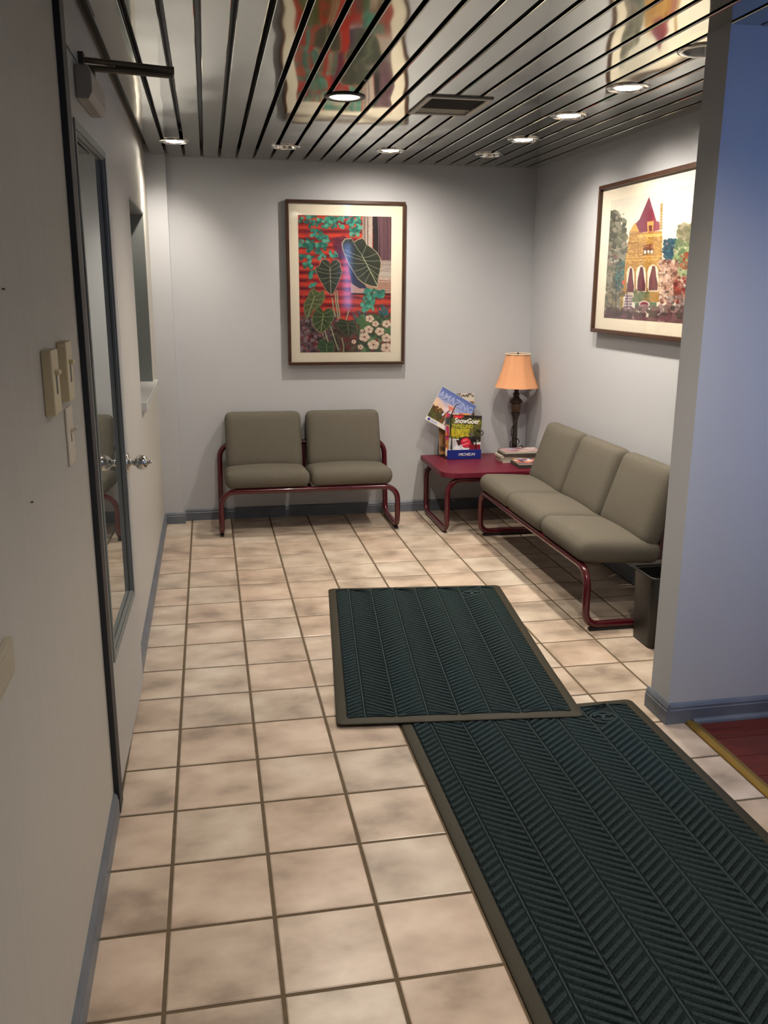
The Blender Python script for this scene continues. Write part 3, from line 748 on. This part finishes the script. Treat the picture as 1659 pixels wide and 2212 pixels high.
text('headline', 'THRILLING', .125, F(.33,.765,.052), a, b, M_lime, c_, shear=.15, xs=.95, bold=.004)
text('headline_second_line', 'POWDER', .115, F(.27,.655,.052), a, b, M_lime, c_, shear=.15, xs=.95, bold=.002)
# colourful magazine peeking out at its left
cv = Canvas(40, 90, (170,150,130)); cv.blobs((0,0,1,1), 120, .05, .12, [(220,90,40),(40,60,70),(190,40,110),(230,220,200),(200,170,60),(120,30,50)], .8)
magazine('colourful_magazine', plane(rx-.46, ry+.055, TZ+.06, roll=R3(-1), ln=R3(9)), .7, 1.12, .03, cv, 'magazine with a multicoloured edge peeking out behind the snowmobile issue')
# landscape magazine stuck in at an angle
cv = Canvas(130, 122, (92,116,178))
for k in range(60):
    q = k/60; col = np.array((80,100,166))*(1-q)+np.array((190,196,224))*q
    cv.poly([(0,.5*q),(1,.62*q),(1,.62*q+.03),(0,.5*q+.03)], col)
cv.poly([(0,.42),(.5,.5),(1,.62),(1,1),(0,1)], (206,190,190)); cv.blobs((0,.36,.5,.62), 60, .05, .1, [(232,196,160),(224,180,150),(214,190,190)], .5)
cv.blobs((.3,.5,1,.8), 60, .06, .12, [(226,206,214),(200,204,226)], .5)
cv.poly([(0,.62),(.12,.57),(.25,.66),(.45,.72),(.45,.9),(0,.9)], (66,70,40)); cv.blobs((0,.56,.3,.7), 40, .02, .05, [(96,66,36),(60,46,28),(120,84,40)], .8)
cv.blobs((0,.7,.4,.88), 40, .03, .07, [(84,90,40),(70,64,40),(110,96,50)], .6)
cv.poly([(.36,.9),(.38,.6),(.45,.44),(.47,.45),(.42,.62),(.42,.9)], (120,70,44)); cv.poly([(.36,.38),(.52,.36),(.54,.42),(.44,.48)], (206,120,110))
cv.poly([(.5,.9),(.5,.62),(.56,.5),(.57,.51),(.53,.64),(.53,.9)], (104,70,54)); cv.poly([(.5,.44),(.6,.46),(.6,.5),(.54,.52)], (190,120,116)); cv.poly([(.72,.5),(.84,.5),(.78,.57)], (180,110,120))
cv.poly([(0,.88),(1,.88),(1,1),(0,1)], (226,220,214)); cv.ell(.09,.94,.04,.035,(50,70,150)); cv.poly([(.15,.92),(.32,.92),(.32,.97),(.15,.97)], (170,180,210))
for q in (((0,0),(1,0),(1,.012),(0,.012)),((0,0),(.012,0),(.012,1),(0,1))): cv.poly(q, (225,225,225))
cv.grain(3)
pl = plane(rx-.98, ry+.28, TZ+1.02, roll=R3(-30), ln=R3(9))
t, c_, F = magazine('golf_magazine', pl, 1.06, 0.98, .03, cv, 'landscape magazine with a pale blue sky stuck in the rack at a slant')
M_pale = mat('pale_blue_print', (0.36,0.42,0.72,1), 0.5)
text('title', 'AMAZING', .25, F(.53,.70,.032), pl[1], pl[2], M_pale, c_, xs=.9, bold=.004)
# magazine standing behind
cv = Canvas(60, 90, (150,110,70)); cv.poly([(0,0),(1,0),(1,.14),(0,.14)], (205,195,180)); cv.poly([(.3,.15),(.95,.15),(.95,.18),(.3,.18)], (30,24,22)); cv.blobs((0,.2,1,1), 60, .05, .12, [(170,126,84),(110,80,50),(60,44,36)], .6)
for k in range(16): cv.line([(.03+k*.06,.05+.02*math.sin(k*2.1)),(.07+k*.06,.03+.03*math.sin(k*1.3))], 2, (50,44,40))
magazine('tan_magazine', plane(rx-.56, ry+.33, TZ+.06, roll=0, ln=R3(9)), .98, 1.60, .05, cv, 'tan magazine with a white scribbled heading at the back of the rack')

# loose magazines piled beside the lamp
def pile_cover(seed, cols, base):
    c = Canvas(56, 44, base); c.rng = np.random.RandomState(seed); c.blobs((0,0,1,1), 70, .05, .16, cols, .85); return c
specs = [
 (7.90,10.92,.00,1.06,.55,1,'lowest magazine of the rear pile beside the lamp',[(90,84,76),(60,50,46)],(120,110,100)),
 (7.87,10.94,.057,1.06,.54,-2,'second magazine from the bottom of the rear pile',[(150,140,126),(80,70,64)],(110,100,90)),
 (7.86,10.92,.114,1.06,.55,1.5,'magazine with a pale cover edge high in the rear pile',[(220,210,190),(160,150,130)],(200,190,170)),
 (7.92,10.90,.171,1.08,.57,-1,'dark-spined magazine second from the top of the pile',[(60,50,46),(40,34,32)],(54,46,42)),
 (7.95,10.92,.228,1.0,.56,1,'top magazine of the pile with a pink and grey cover',[(200,120,116),(224,216,220),(150,150,180),(120,40,44),(230,200,180)],(190,170,170)),
 (8.06,10.14,.00,.90,.70,-1.5,'lower magazine of the front pile beside the bench back',[(50,44,40),(70,60,54)],(60,52,48)),
 (8.07,10.15,.087,.88,.68,-2.5,'magazine with an orange and blue cover on the front pile',[(226,150,90),(70,80,150),(220,50,90),(240,230,220),(60,40,36)],(200,130,80))]
for i, (x, y, dz, w_, h_, ang, lab, cols, base) in enumerate(specs):
    th = .055 if i < 5 else (.085 if i == 5 else .04)
    a = Vector((math.cos(R3(ang)), math.sin(R3(ang)), 0)); b = Vector((-a.y, a.x, 0))
    magazine('loose_magazine', (Vector((x, y, TZ+.002+dz)), a, b, Vector((0,0,1))), w_, h_, th, pile_cover(i+2, cols, base), lab, 'loose magazines piled on the table', M_page if i not in (3,5) else M_dpage)

# ------------------------------------------------------------------ waste bin
bn = thing('waste_bin', (8.06, 2.75, 0), 'black plastic waste bin standing beside the bench end', 'waste bin')
def tap(x0,x1,y0,y1,z0,z1,k0,k1,r=.1):
    cx, cy = (x0+x1)/2, (y0+y1)/2
    out = []
    for z, k in ((z0,k0),(z1,k1)):
        ring = fillet([(cx+(x0-cx)*k,cy+(y0-cy)*k,z),(cx+(x1-cx)*k,cy+(y0-cy)*k,z),(cx+(x1-cx)*k,cy+(y1-cy)*k,z),(cx+(x0-cx)*k,cy+(y1-cy)*k,z)], [r]*4, 5)
        out.append(ring)
    return out
def shell(rings):
    mb = MB(); n = len(rings[0]); vs_ = [p for r in rings for p in r]; fs = []
    for i in range(len(rings)-1):
        for k in range(n): fs.append((i*n+k, i*n+(k+1)%n, (i+1)*n+(k+1)%n, (i+1)*n+k))
    fs.append(tuple(range(n-1,-1,-1))); return mb.add(vs_, fs)
bx0, bx1, by0, by1 = 7.66, 8.44, 2.36, 3.10
A = tap(bx0,bx1,by0,by1,0,1.24,.90,1.0); Bi = tap(bx0+.04,bx1-.04,by0+.04,by1-.04,1.24,.05,1.0,.9)
obj('body', shell([A[0],A[1],Bi[0],Bi[1]]), M_bin, bn, smooth='auto')
rim = tap(bx0-.015,bx1+.015,by0-.015,by1+.015,1.20,1.26,1,1)
obj('rim', MB().tube([tuple(p) for p in rim[1]], .022, 8, closed=True), M_bin, bn, smooth=True)
obj('liner', MB().box(bx0+.08,bx1-.08,by0+.08,by1-.08,.06,1.0), M_black, bn)

# ------------------------------------------------------------------ ribbed entrance mats
def floor_mat(name, cx, cy, w, h, rot, lift, label):
    """local a across, b along (towards the far end)"""
    ca, sa = math.cos(rot), math.sin(rot)
    def F(a, b, z):
        q = min(1, max(0, (-b-(h/2-2.2))/2.0)); q = q*q*(3-2*q)
        return (cx+a*ca-b*sa, cy+a*sa+b*ca, z+lift*q)
    t = thing(name, (cx, cy, 0), label, 'floor mat', 'ribbed entrance mats')
    bw = .14; W, H = w/2, h/2
    # rubber border as a rounded frame in strips, sloping to the floor
    ob = MB(F); NS = 26
    def ring(ins, z, r):
        out = []
        for (sx, sy, a0) in ((1,1,0),(-1,1,90),(-1,-1,180),(1,-1,270)):
            for k in range(6):
                an = R3(a0+90*k/5); out.append((sx*(W-ins-r)+r*math.cos(an), sy*(H-ins-r)+r*math.sin(an), z))
            # intermediate points along the long sides so that the mat can bend
            if sx == -1 and sy == 1:
                for k in range(1, NS): out.append((-(W-ins), (H-ins-r)*(1-2*k/NS), z))
            if sx == 1 and sy == -1:
                for k in range(1, NS): out.append(((W-ins), -(H-ins-r)*(1-2*k/NS), z))
        return out
    rg = [ring(0,.0,.09), ring(0,.014,.09), ring(.03,.03,.08), ring(bw,.034,.03), ring(bw+.012,.016,.02)]
    n = len(rg[0]); vs_ = [p for r in rg for p in r]
    ob.add(vs_, [(i*n+k, i*n+(k+1)%n, (i+1)*n+(k+1)%n, (i+1)*n+k) for i in range(len(rg)-1) for k in range(n)])
    obj('rubber_border', ob, M_matb, t, smooth='auto')
    ib = MB(F); iw, ih = W-bw, H-bw
    for k in range(NS):
        b0, b1 = -ih+2*ih*k/NS, -ih+2*ih*(k+1)/NS
        ib.add([(-iw,b0,.017),(iw,b0,.017),(iw,b1,.017),(-iw,b1,.017)], [(0,1,2,3)])
    obj('fibre_base', ib, M_mat, t)
    cw = (2*iw-.26-.29)/6
    cols = [-iw, -iw+.26]+[-iw+.26+cw*k for k in range(1,7)]+[iw]
    sm_ = MB(F)
    for c in cols[1:-1]:
        for k in range(NS):
            b0, b1 = -ih+2*ih*k/NS, -ih+2*ih*(k+1)/NS
            sm_.add([(c-.014,b0,.017),(c+.014,b0,.017),(c+.014,b1,.017),(c-.014,b1,.017),(c-.007,b0,.040),(c+.007,b0,.040),(c+.007,b1,.040),(c-.007,b1,.040)],
                    [(4,5,6,7),(0,4,7,3),(1,2,6,5)])
    o_ = obj('seam_lines', sm_, M_seam, t); o_['kind'] = 'stuff'
    rb = MB(F); pitch, rw = .118, .088
    ec = ((cols[6]+cols[7])/2, ih-.36)
    for i in range(len(cols)-1):
        a0, a1 = cols[i]+.018, cols[i+1]-.018; d = (.70 if i % 2 == 0 else -.70)*(a1-a0)
        b = -ih-.5
        while b < ih+.5:
            pts = []
            for (aa, bb) in ((a0, b), (a1, b+d), (a1, b+d+rw), (a0, b+rw)):
                pts.append([aa, min(ih-.005, max(-ih+.005, bb))])
            if max(p[1] for p in pts)-min(p[1] for p in pts) > .01:
                mx_, my_ = sum(p[0] for p in pts)/4, sum(p[1] for p in pts)/4
                if not (abs(mx_-ec[0]) < .2 and abs(my_-ec[1]) < .17):
                    top = [(p[0]+(mx_-p[0])*.06, p[1]+(.018 if k in (0,1) else -.018), .047) for k, p in enumerate(pts)]
                    rb.add([(p[0],p[1],.015) for p in pts]+top, [(4,5,6,7)]+[(k,(k+1)%4,(k+1)%4+4,k+4) for k in range(4)])
            b += pitch
    o_ = obj('ribs', rb, M_rib, t); o_['kind'] = 'stuff'
    em = MB(F)
    em.tube([(ec[0]+.185*math.cos(a), ec[1]+.15*math.sin(a), .03) for a in np.linspace(0,2*math.pi,28,endpoint=False)], .016, 6, closed=True)
    em.tube(smoothpath([(ec[0]-.13,ec[1]+.05,.03),(ec[0]-.05,ec[1]+.09,.03),(ec[0]+.02,ec[1]+.02,.03),(ec[0]-.03,ec[1]-.05,.03),(ec[0]+.05,ec[1]-.09,.03),(ec[0]+.13,ec[1]-.04,.03)]), .02, 6)
    em.tube(smoothpath([(ec[0]-.02,ec[1]+.02,.03),(ec[0]+.07,ec[1]+.07,.03),(ec[0]+.13,ec[1]+.03,.03)]), .018, 6)
    obj('emblem', em, M_seam, t, smooth=True)
    return t
floor_mat('entrance_mat', 4.18, 3.31, 3.49, 5.82, R3(-6.4), .05, 'dark green ribbed mat lying askew in front of the three-seat bench')
floor_mat('entrance_mat', 4.765, -3.93, 3.51, 9.26, 0.0, 0, 'longer dark green ribbed mat in the foreground with its far end covered')

# ------------------------------------------------------------------ switches and fittings on the left wall
def dimmer(y0, z0, label):
    t = thing('dimmer_switch', (XL, y0+.16, z0), label, 'dimmer switch')
    obj('housing', MB().box(XL, XL+.082, y0, y0+.32, z0, z0+.51), M_cream, t, bevel=.012)
    obj('slot', MB().box(XL+.08, XL+.085, y0+.13, y0+.19, z0+.16, z0+.32), M_black, t)
    obj('slider', MB().box(XL+.08, XL+.115, y0+.10, y0+.22, z0+.315, z0+.35), M_cream, t, bevel=.006)
dimmer(-3.10, 4.905, 'cream slider dimmer nearer the viewer on the left wall')
dimmer(-2.33, 4.925, 'cream slider dimmer beside the door casing')
t = thing('light_switch', (XL, -2.03, 4.33), 'white toggle light switch below the cream dimmers', 'light switch')
obj('plate', MB().box(XL, XL+.022, -2.20, -1.86, 4.33, 4.845), M_ivory, t, bevel=.01)
obj('slot', MB().box(XL+.02, XL+.024, -2.05, -2.01, 4.53, 4.64), M_black, t)
obj('toggle', MB().prism([(XL+.02,4.60),(XL+.075,4.635),(XL+.08,4.655),(XL+.07,4.665),(XL+.02,4.64)], 1, -2.05, -2.01), M_ivory, t, bevel=.004)
t = thing('wall_box', (XL, -5.4, 3.6), 'beige wall-mounted box with a lid at the left edge', 'wall box')
obj('housing', MB().prism([(XL,3.60),(XL+.03,3.60),(XL+.045,3.66),(XL+.045,3.80),(XL,3.80)], 1, -5.85, -5.06), M_beige, t, bevel=.006)
obj('lid', MB().box(XL, XL+.047, -5.85, -5.06, 3.81, 3.85), M_beige, t, bevel=.006)
tag(obj('nail', MB().lathe((XL,-3.95,4.42), [(.006,0),(.006,.015),(.011,.018)], 10, axis=0), M_nail), 'small nail in the left wall below the light switch', 'nail')
tag(obj('nail', MB().lathe((XL,-4.2,5.88), [(.006,0),(.006,.015),(.011,.018)], 10, axis=0), M_nail), 'small nail in the left wall above the dimmers', 'nail')

# ------------------------------------------------------------------ framed pictures
def leaf_shape(c, out, col, edge, mid, tip, side, vein):
    c.poly(out, edge); cx = sum(p[0] for p in out)/len(out); cy = sum(p[1] for p in out)/len(out)
    c.poly([(cx+(x-cx)*.955, cy+(y-cy)*.955) for x, y in out], col)
    c.poly([(cx+(x-cx)*.6, cy+(y-cy)*.6) for x, y in out], tuple(q*.8 for q in col), .5)
    c.line([mid, tip], 1.8, vein, .9)
    n = len(side)
    for k, p in enumerate(side):
        q = (k//2)/(n/2)*.62
        c.line([(mid[0]+(tip[0]-mid[0])*q, mid[1]+(tip[1]-mid[1])*q), ((mid[0]+(tip[0]-mid[0])*q+p[0])/2, (mid[1]+(tip[1]-mid[1])*q+p[1])/2+6), p], 1.1, vein, .75)

cv = Canvas(236, 350, (120,30,34))
cv.setmap([(305,262),(1292,280),(1290,1705),(345,1720)], [(0,0),(1,0),(1,1),(0,1)])
yb = [255,355,445,530,620,705,795,880,965,1050,1140,1225,1310,1400]
for k in range(13):
    y0, y1 = yb[k], yb[k+1]
    for q in range(12):
        f0, f1 = q/12, (q+1)/12; s = math.sin(math.pi*min(1, f0*1.15+.06))
        col = np.array((96,18,26))*(1-s)+np.array((214,66,40))*s
        cv.poly([(290,y0+(y1-y0)*f0),(1300,y0+(y1-y0)*f0+6),(1300,y0+(y1-y0)*f1+6),(290,y0+(y1-y0)*f1)], col)
for _ in range(520):
    x, y = cv.rng.uniform(300,1290), cv.rng.uniform(262,1400)
    cv.ell(x, y, cv.rng.uniform(12,60), cv.rng.uniform(4,16), [(226,84,44),(150,30,36),(190,48,38),(120,24,40)][cv.rng.randint(4)], .35)
cv.blobs((690,500,860,720), 40, 20, 50, [(80,30,60),(60,24,50),(96,34,50)], .5)
cv.poly([(985,270),(1095,270),(1090,620),(990,640)], (150,130,120))
for k in range(26): x = cv.rng.uniform(985,1090); cv.line([(x,275),(x+cv.rng.uniform(-8,8),620)], 1.3, [(206,196,186),(96,78,74),(180,160,150)][k%3], .8)
cv.poly([(1092,270),(1160,270),(1185,745),(1100,620)], (30,24,28)); cv.poly([(1140,270),(1295,270),(1295,745),(1180,742)], (92,62,72))
for k in range(30): x = cv.rng.uniform(1150,1290); cv.line([(x,280),(x+cv.rng.uniform(-6,16),735)], 1.2, [(70,46,56),(116,84,92)][k%2], .7)
cv.poly([(1165,742),(1295,742),(1295,818),(1160,812)], (170,158,150)); cv.poly([(1160,815),(1295,815),(1295,937),(1150,935)], (186,176,168)); cv.poly([(1000,937),(1295,937),(1295,1092),(870,1090),(870,1000)], (176,130,112))
for k in range(30): y = cv.rng.uniform(748,1085); cv.line([(1160,y),(1292,y+cv.rng.uniform(-8,8))], 1.2, [(110,90,84),(214,204,196),(150,120,108)][k%3], .7)
cv.poly([(870,980),(1000,960),(1010,1090),(872,1090)], (186,150,148)); cv.poly([(840,800),(960,900),(1040,1040),(960,1040),(880,990)], (40,44,70)); cv.poly([(870,1088),(1295,1090),(1295,1112),(870,1110)], (60,20,26))
IV = [(44,128,112),(60,150,130),(30,96,88),(84,170,146),(36,110,90)]
for (rg, n) in (((325,275,960,345),80),((420,330,620,400),20),((600,300,800,400),26),((850,330,965,490),36),((440,410,560,500),26),((500,480,640,600),26),((325,520,480,600),30),((410,560,600,740),46),((330,690,400,740),10),((645,645,720,715),14),((370,745,460,825),22),((430,850,500,930),10),((440,990,500,1025),8)):
    cv.blobs(rg, n, 12, 27, IV, .9, .85)
cv.blobs((340,1330,760,1715), 420, 9, 26, [(104,88,92),(70,56,62),(140,124,126),(48,36,40),(90,80,70)], .8)
cv.blobs((700,1420,1000,1715), 160, 10, 30, [(52,48,36),(80,70,56),(40,34,28),(96,84,66)], .7)
for (x, y, dx, dy) in ((890,1285,60,110),(930,1250,70,130),(980,1270,40,120),(1040,1250,-50,140),(1180,1190,60,130),(1230,1200,-30,140),(1270,1230,-70,120),(1150,1240,50,90),(1280,1440,-40,70)):
    for q in range(5):
        a = cv.rng.uniform(-25,25); cv.poly([(x+a-3,y),(x+a+dx-9,y+dy),(x+a+dx+9,y+dy)], [(20,84,96),(30,110,112),(24,64,80)][q%3])
for (rg, n) in (((1000,1050,1220,1130),40),((985,1120,1110,1270),56),((1130,1060,1220,1140),20)): cv.blobs(rg, n, 12, 26, IV, .9, .85)
cv.blobs((960,1330,1295,1700), 130, 18, 44, [(70,110,60),(44,84,48),(96,134,84),(30,54,36)], .85)
SG = (150,160,120)
for p in (((705,1080),(715,1200),(740,1360)),((725,1060),(735,1200),(760,1350)),((675,1140),(690,1250),(715,1340)),((600,1480),(620,1560),(640,1610)),((660,1440),(700,1560),(745,1690)),((780,1560),(800,1650),(800,1710)),((850,1270),(830,1350),(820,1390))):
    cv.line(p, 3.4, (110,124,86)); cv.line(p, 1.2, (196,204,170))
E_ = (170,158,128)
leaf_shape(cv, [(770,560),(800,515),(870,508),(905,545),(935,520),(985,503),(1015,530),(1030,570),(1090,610),(1140,655),(1180,720),(1188,790),(1180,850),(1162,930),(1152,1032),(1080,1022),(1000,990),(940,940),(890,860),(830,760),(800,680),(775,620)], (48,54,44), E_, (985,690), (1150,1015), [(880,530),(1030,580),(780,620),(1150,665),(800,680),(1185,745),(850,770),(1180,840),(905,860),(1165,905),(945,925),(1158,960),(1015,975),(1150,1000)], (176,186,150))
leaf_shape(cv, [(545,770),(560,740),(590,728),(635,745),(650,790),(680,740),(720,733),(755,760),(765,820),(782,870),(760,930),(730,1010),(690,1100),(665,1118),(620,1080),(580,1020),(540,950),(505,880),(495,820),(535,800)], (52,60,46), (180,140,120), (650,820), (662,1095), [(575,760),(735,760),(520,820),(765,800),(520,860),(775,870),(540,940),(760,930),(575,1000),(730,1000)], (166,160,130))
leaf_shape(cv, [(480,1035),(430,1080),(420,1130),(378,1200),(378,1280),(410,1368),(450,1330),(480,1270),(560,1222),(600,1150),(592,1058),(540,1080),(512,1068)], (84,96,58), (150,150,100), (490,1130), (420,1345), [(460,1060),(560,1090),(420,1140),(590,1150),(390,1220),(550,1210),(390,1290),(480,1260)], (176,180,130))
leaf_shape(cv, [(540,1225),(500,1260),(465,1330),(468,1400),(500,1470),(560,1518),(640,1460),(692,1370),(698,1300),(670,1248),(620,1250),(588,1290)], (62,82,44), (150,140,96), (585,1310), (560,1500), [(510,1270),(670,1270),(475,1340),(690,1330),(485,1420),(670,1400),(520,1480),(610,1470)], (170,170,120))
leaf_shape(cv, [(760,1358),(718,1420),(755,1485),(850,1555),(940,1500),(938,1430),(900,1368),(850,1385),(800,1368)], (50,58,40), (100,100,70), (840,1400), (850,1530), [(760,1380),(910,1390),(735,1430),(935,1440),(780,1490),(920,1500)], (120,126,90))
leaf_shape(cv, [(545,1585),(518,1650),(560,1715),(692,1715),(708,1640),(680,1578),(625,1610),(580,1568)], (54,84,48), (110,120,80), (620,1630), (625,1712), [(560,1590),(680,1590),(530,1650),(700,1650)], (130,140,100))
for (x, y, r) in ((1070,1357,45),(1245,1410,46),(1130,1410,36),(1060,1470,47),(1175,1490,50),(1015,1550,56),(1245,1557,52),(1110,1630,60),(1245,1660,60),(975,1655,30),(990,1485,22),(905,1600,26)):
    ph = cv.rng.uniform(0,6.28); cv.ell(x, y+5, r*1.04, r*.9, (96,64,56))
    for k in range(5): cv.ell(x+r*.48*math.cos(ph+k*1.257), y+r*.42*math.sin(ph+k*1.257), r*.55, r*.46, (222,198,176) if k % 2 else (232,212,190))
    for k in range(5): cv.line([(x,y),(x+r*.8*math.cos(ph+.63+k*1.257), y+r*.7*math.sin(ph+.63+k*1.257))], 1.0, (150,100,90), .7)
    cv.ell(x, y, r*.2, r*.18, (120,60,56))
cv.grain(7)
art1 = cv; cv.a *= 0.93

cv = Canvas(250, 200, (238,235,218))
cv.rng = np.random.RandomState(11)
cv.setmap([(262,490),(195,1440),(905,1485),(1020,230)], [(.003,.091),(-.004,1.0),(.941,.993),(.947,-.002)])
cv.poly([(850,250),(1250,150),(1150,700),(800,700)], (222,222,212), .5)
G = [(110,112,92),(84,88,70),(136,136,116),(66,70,58),(150,146,130)]
cv.blobs((255,500,330,700), 90, 14, 34, G, .9); cv.blobs((330,560,395,720), 40, 10, 26, G, .85); cv.blobs((235,680,400,960), 150, 14, 36, G, .9); cv.blobs((225,900,380,1240), 170, 14, 38, G, .9)
cv.blobs((235,800,330,1000), 14, 7, 14, [(150,80,84),(190,190,180)], .8); cv.blobs((310,940,390,1200), 40, 12, 26, [(50,100,104),(70,120,116),(60,80,76)], .85)
W = (176,132,62)
cv.poly([(430,690),(522,680),(722,662),(722,900),(706,960),(694,1300),(476,1300),(470,1225),(372,1225),(392,930),(412,850)], W)
for k in range(260):
    x, y = cv.rng.uniform(385,720), cv.rng.uniform(700,1290); cv.poly([(x,y),(x+20,y-1),(x+20,y+10),(x,y+11)], [(212,170,88),(160,112,44),(222,186,110),(140,96,40)][k%4], .45)
cv.poly([(606,358),(520,560),(485,598),(512,682),(704,656),(698,580),(672,577)], (118,36,62)); cv.poly([(606,358),(620,520),(600,680),(704,656),(698,580),(672,577)], (136,44,74), .8)
cv.poly([(480,585),(430,672),(522,684),(505,640)], (206,160,80)); cv.poly([(430,672),(520,665),(522,700),(428,700)], (150,104,50), .7)
cv.poly([(707,415),(731,412),(722,655),(700,658)], (190,160,110)); 
for y in range(430,640,26): cv.poly([(706,y),(728,y-2),(728,y+8),(706,y+10)], (120,90,66), .7)
cv.poly([(588,580),(648,572),(642,668),(592,674)], (206,160,86)); cv.poly([(602,615),(634,612),(632,664),(604,667)], (110,50,50))
cv.poly([(500,700),(722,688),(722,712),(500,724)], (226,184,98)); cv.poly([(502,724),(512,724),(512,880),(502,880)], (150,104,46)); cv.poly([(420,770),(500,765),(500,775),(420,780)], (130,90,44)) 
cv.poly([(552,788),(644,782),(642,818),(554,822)], (110,60,44)); cv.poly([(552,824),(644,820),(642,872),(554,878)], (96,50,40))
for x in (560,590,619): cv.poly([(x,838),(x+20,837),(x+20,866),(x,868)], (236,230,214)); cv.poly([(x-2,792),(x+18,791),(x+18,812),(x-2,814)], (150,90,60))
cv.poly([(392,900),(718,882),(716,918),(392,938)], (214,168,84)); 
for k in range(26): x = 400+k*12.2; cv.ell(x, 917-k*.7, 3.4, 9, (120,76,36))
for (x0, x1, yt, yb_) in ((404,474,978,1222),(488,578,968,1212),(590,690,960,1206)):
    xc = (x0+x1)/2; cv.poly([(x0,yb_),(x0,yt+70),(x0+.15*(x1-x0),yt+24),(xc,yt),(x1-.15*(x1-x0),yt+24),(x1,yt+70),(x1,yb_)], (232,226,208))
    cv.poly([(x0+.12*(x1-x0),yb_-10),(x0+.16*(x1-x0),yt+140),(xc-.05*(x1-x0),yt+14),(xc+.2*(x1-x0),yt+20),(x1-.2*(x1-x0),yt+110),(x1-.05*(x1-x0),yb_-60),(x1-.1*(x1-x0),yb_-10)], (92,30,44))
    cv.poly([(xc-4,yt+60),(xc+10,yt+60),(xc+12,yb_-40),(xc-4,yb_-40)], (130,50,64), .6); cv.poly([(x0-8,yb_-30),(x0+8,yb_-30),(x0+10,yb_),(x0-8,yb_)], (150,106,50))
for k in range(9): y = 1228+k*24; cv.poly([(395-k*4,y),(456-k,y),(456-k,y+12),(394-k*4,y+12)], (206,196,190)); cv.poly([(394-k*4,y+12),(455-k,y+12),(455-k,y+24),(393-k*4,y+24)], (116,86,120))
cv.poly([(195,1225),(300,1215),(320,1360),(190,1440)], (130,124,112), .8); cv.blobs((200,1220,360,1400), 60, 12, 30, [(120,118,104),(90,92,78),(150,140,110)], .7)
for x in (310,360,410): cv.line([(x,1130),(x-4,1440)], 2.2, (60,40,60))
cv.ell(375,1125,14,22,(210,90,70)); cv.poly([(356,1180),(380,1180),(370,1440),(340,1440)], (176,140,60), .7)
P2 = [(206,170,150),(186,146,128),(150,110,96),(222,196,176),(110,70,60)]
cv.blobs((740,745,855,975), 110, 12, 30, [(40,84,104),(60,110,124),(30,64,84)], .9); cv.blobs((870,610,1010,780), 80, 14, 32, [(130,128,100),(160,154,126),(110,110,84)], .9)
cv.blobs((840,760,1030,1080), 170, 14, 32, [(130,150,104),(150,170,124),(96,120,84),(170,180,140)], .9); cv.blobs((890,860,1020,1000), 40, 10, 24, [(140,60,40),(170,90,60)], .8)
cv.blobs((700,930,860,1300), 260, 10, 26, P2, .9); cv.blobs((840,1080,1000,1330), 120, 12, 26, [(130,40,36),(160,70,56),(96,30,32),(190,130,110)], .85)
cv.blobs((760,1250,1000,1440), 90, 12, 30, [(140,110,110),(176,156,150),(100,80,76)], .8); cv.blobs((470,1210,600,1300), 40, 10, 24, [(90,110,80),(120,130,96)], .8)
cv.poly([(480,1305),(672,1300),(672,1352),(480,1352)], (84,120,96)); cv.ell(562,1318,50,33,(226,196,190)); cv.ell(562,1318,36,20,(130,50,70)); cv.ell(562,1328,26,6,(226,214,206))
cv.blobs((200,1345,1010,1410), 120, 12, 30, [(96,76,76),(126,106,100),(70,54,54),(150,120,124)], .8); cv.blobs((195,1400,1010,1482), 170, 12, 32, [(60,44,48),(90,60,64),(120,76,88),(76,66,60)], .85)
cv.poly([(440,1430),(905,1450),(905,1486),(430,1460)], (130,76,90), .6); cv.grain(6)
art2 = cv
for _ in range(260):                                      # stone courses and leaf texture
    x, y = cv.rng.uniform(400,715), cv.rng.uniform(700,960); cv.line([(x,y),(x+cv.rng.uniform(8,24),y-1)], .8, [(120,84,40),(210,176,110)][cv.rng.randint(2)], .6)
cv.blobs((200,500,400,1240), 160, 4, 10, [(60,64,52),(160,156,140),(90,60,60)], .6); cv.blobs((700,740,1000,1330), 220, 4, 11, [(90,60,54),(228,206,190),(70,80,60)], .55)
cv.a *= 0.9

def picture(name, F, W_, H_, fw_, board, pr, art, label):
    """F maps (a across, b up, c out of the wall); pr = print rectangle"""
    bpt = F(W_/2, 0, 0)
    t = thing(name, bpt, label, 'picture')
    for (a0, a1, b0, b1) in ((0,W_,H_-fw_,H_),(0,W_,0,fw_),(0,fw_,fw_,H_-fw_),(W_-fw_,W_,fw_,H_-fw_)):
        obj('frame_bar', MB(F).box(a0,a1,b0,b1,.03,.17), M_wood, t, bevel=.012)
    obj('mount', MB(F).box(fw_-.02,W_-fw_+.02,fw_-.02,H_-fw_+.02,.04,.095), board, t)
    a0, a1, b0, b1 = pr
    art.mesh('print', [F(a0,b1,.098),F(a1,b1,.098),F(a1,b0,.098),F(a0,b0,.098)], M_print, t)
    obj('glazing', MB(F).box(fw_-.01,W_-fw_+.01,fw_-.01,H_-fw_+.01,.135,.138), M_glass, t)
picture('leaf_picture', lambda a,b,c: (2.585+a, YB-c, 3.985+b), 3.0, 4.0, .075, M_pass, (.305,2.645,.315,3.645), art1, 'framed print of large dark leaves and white flowers on the back wall')
picture('mansion_picture', lambda a,b,c: (XR-c, 8.25-a, 4.99+b), 4.5, 3.03, .085, M_pass, (.505,4.0,.325,2.695), art2, 'framed print of a stone mansion with a red spire on the right wall')
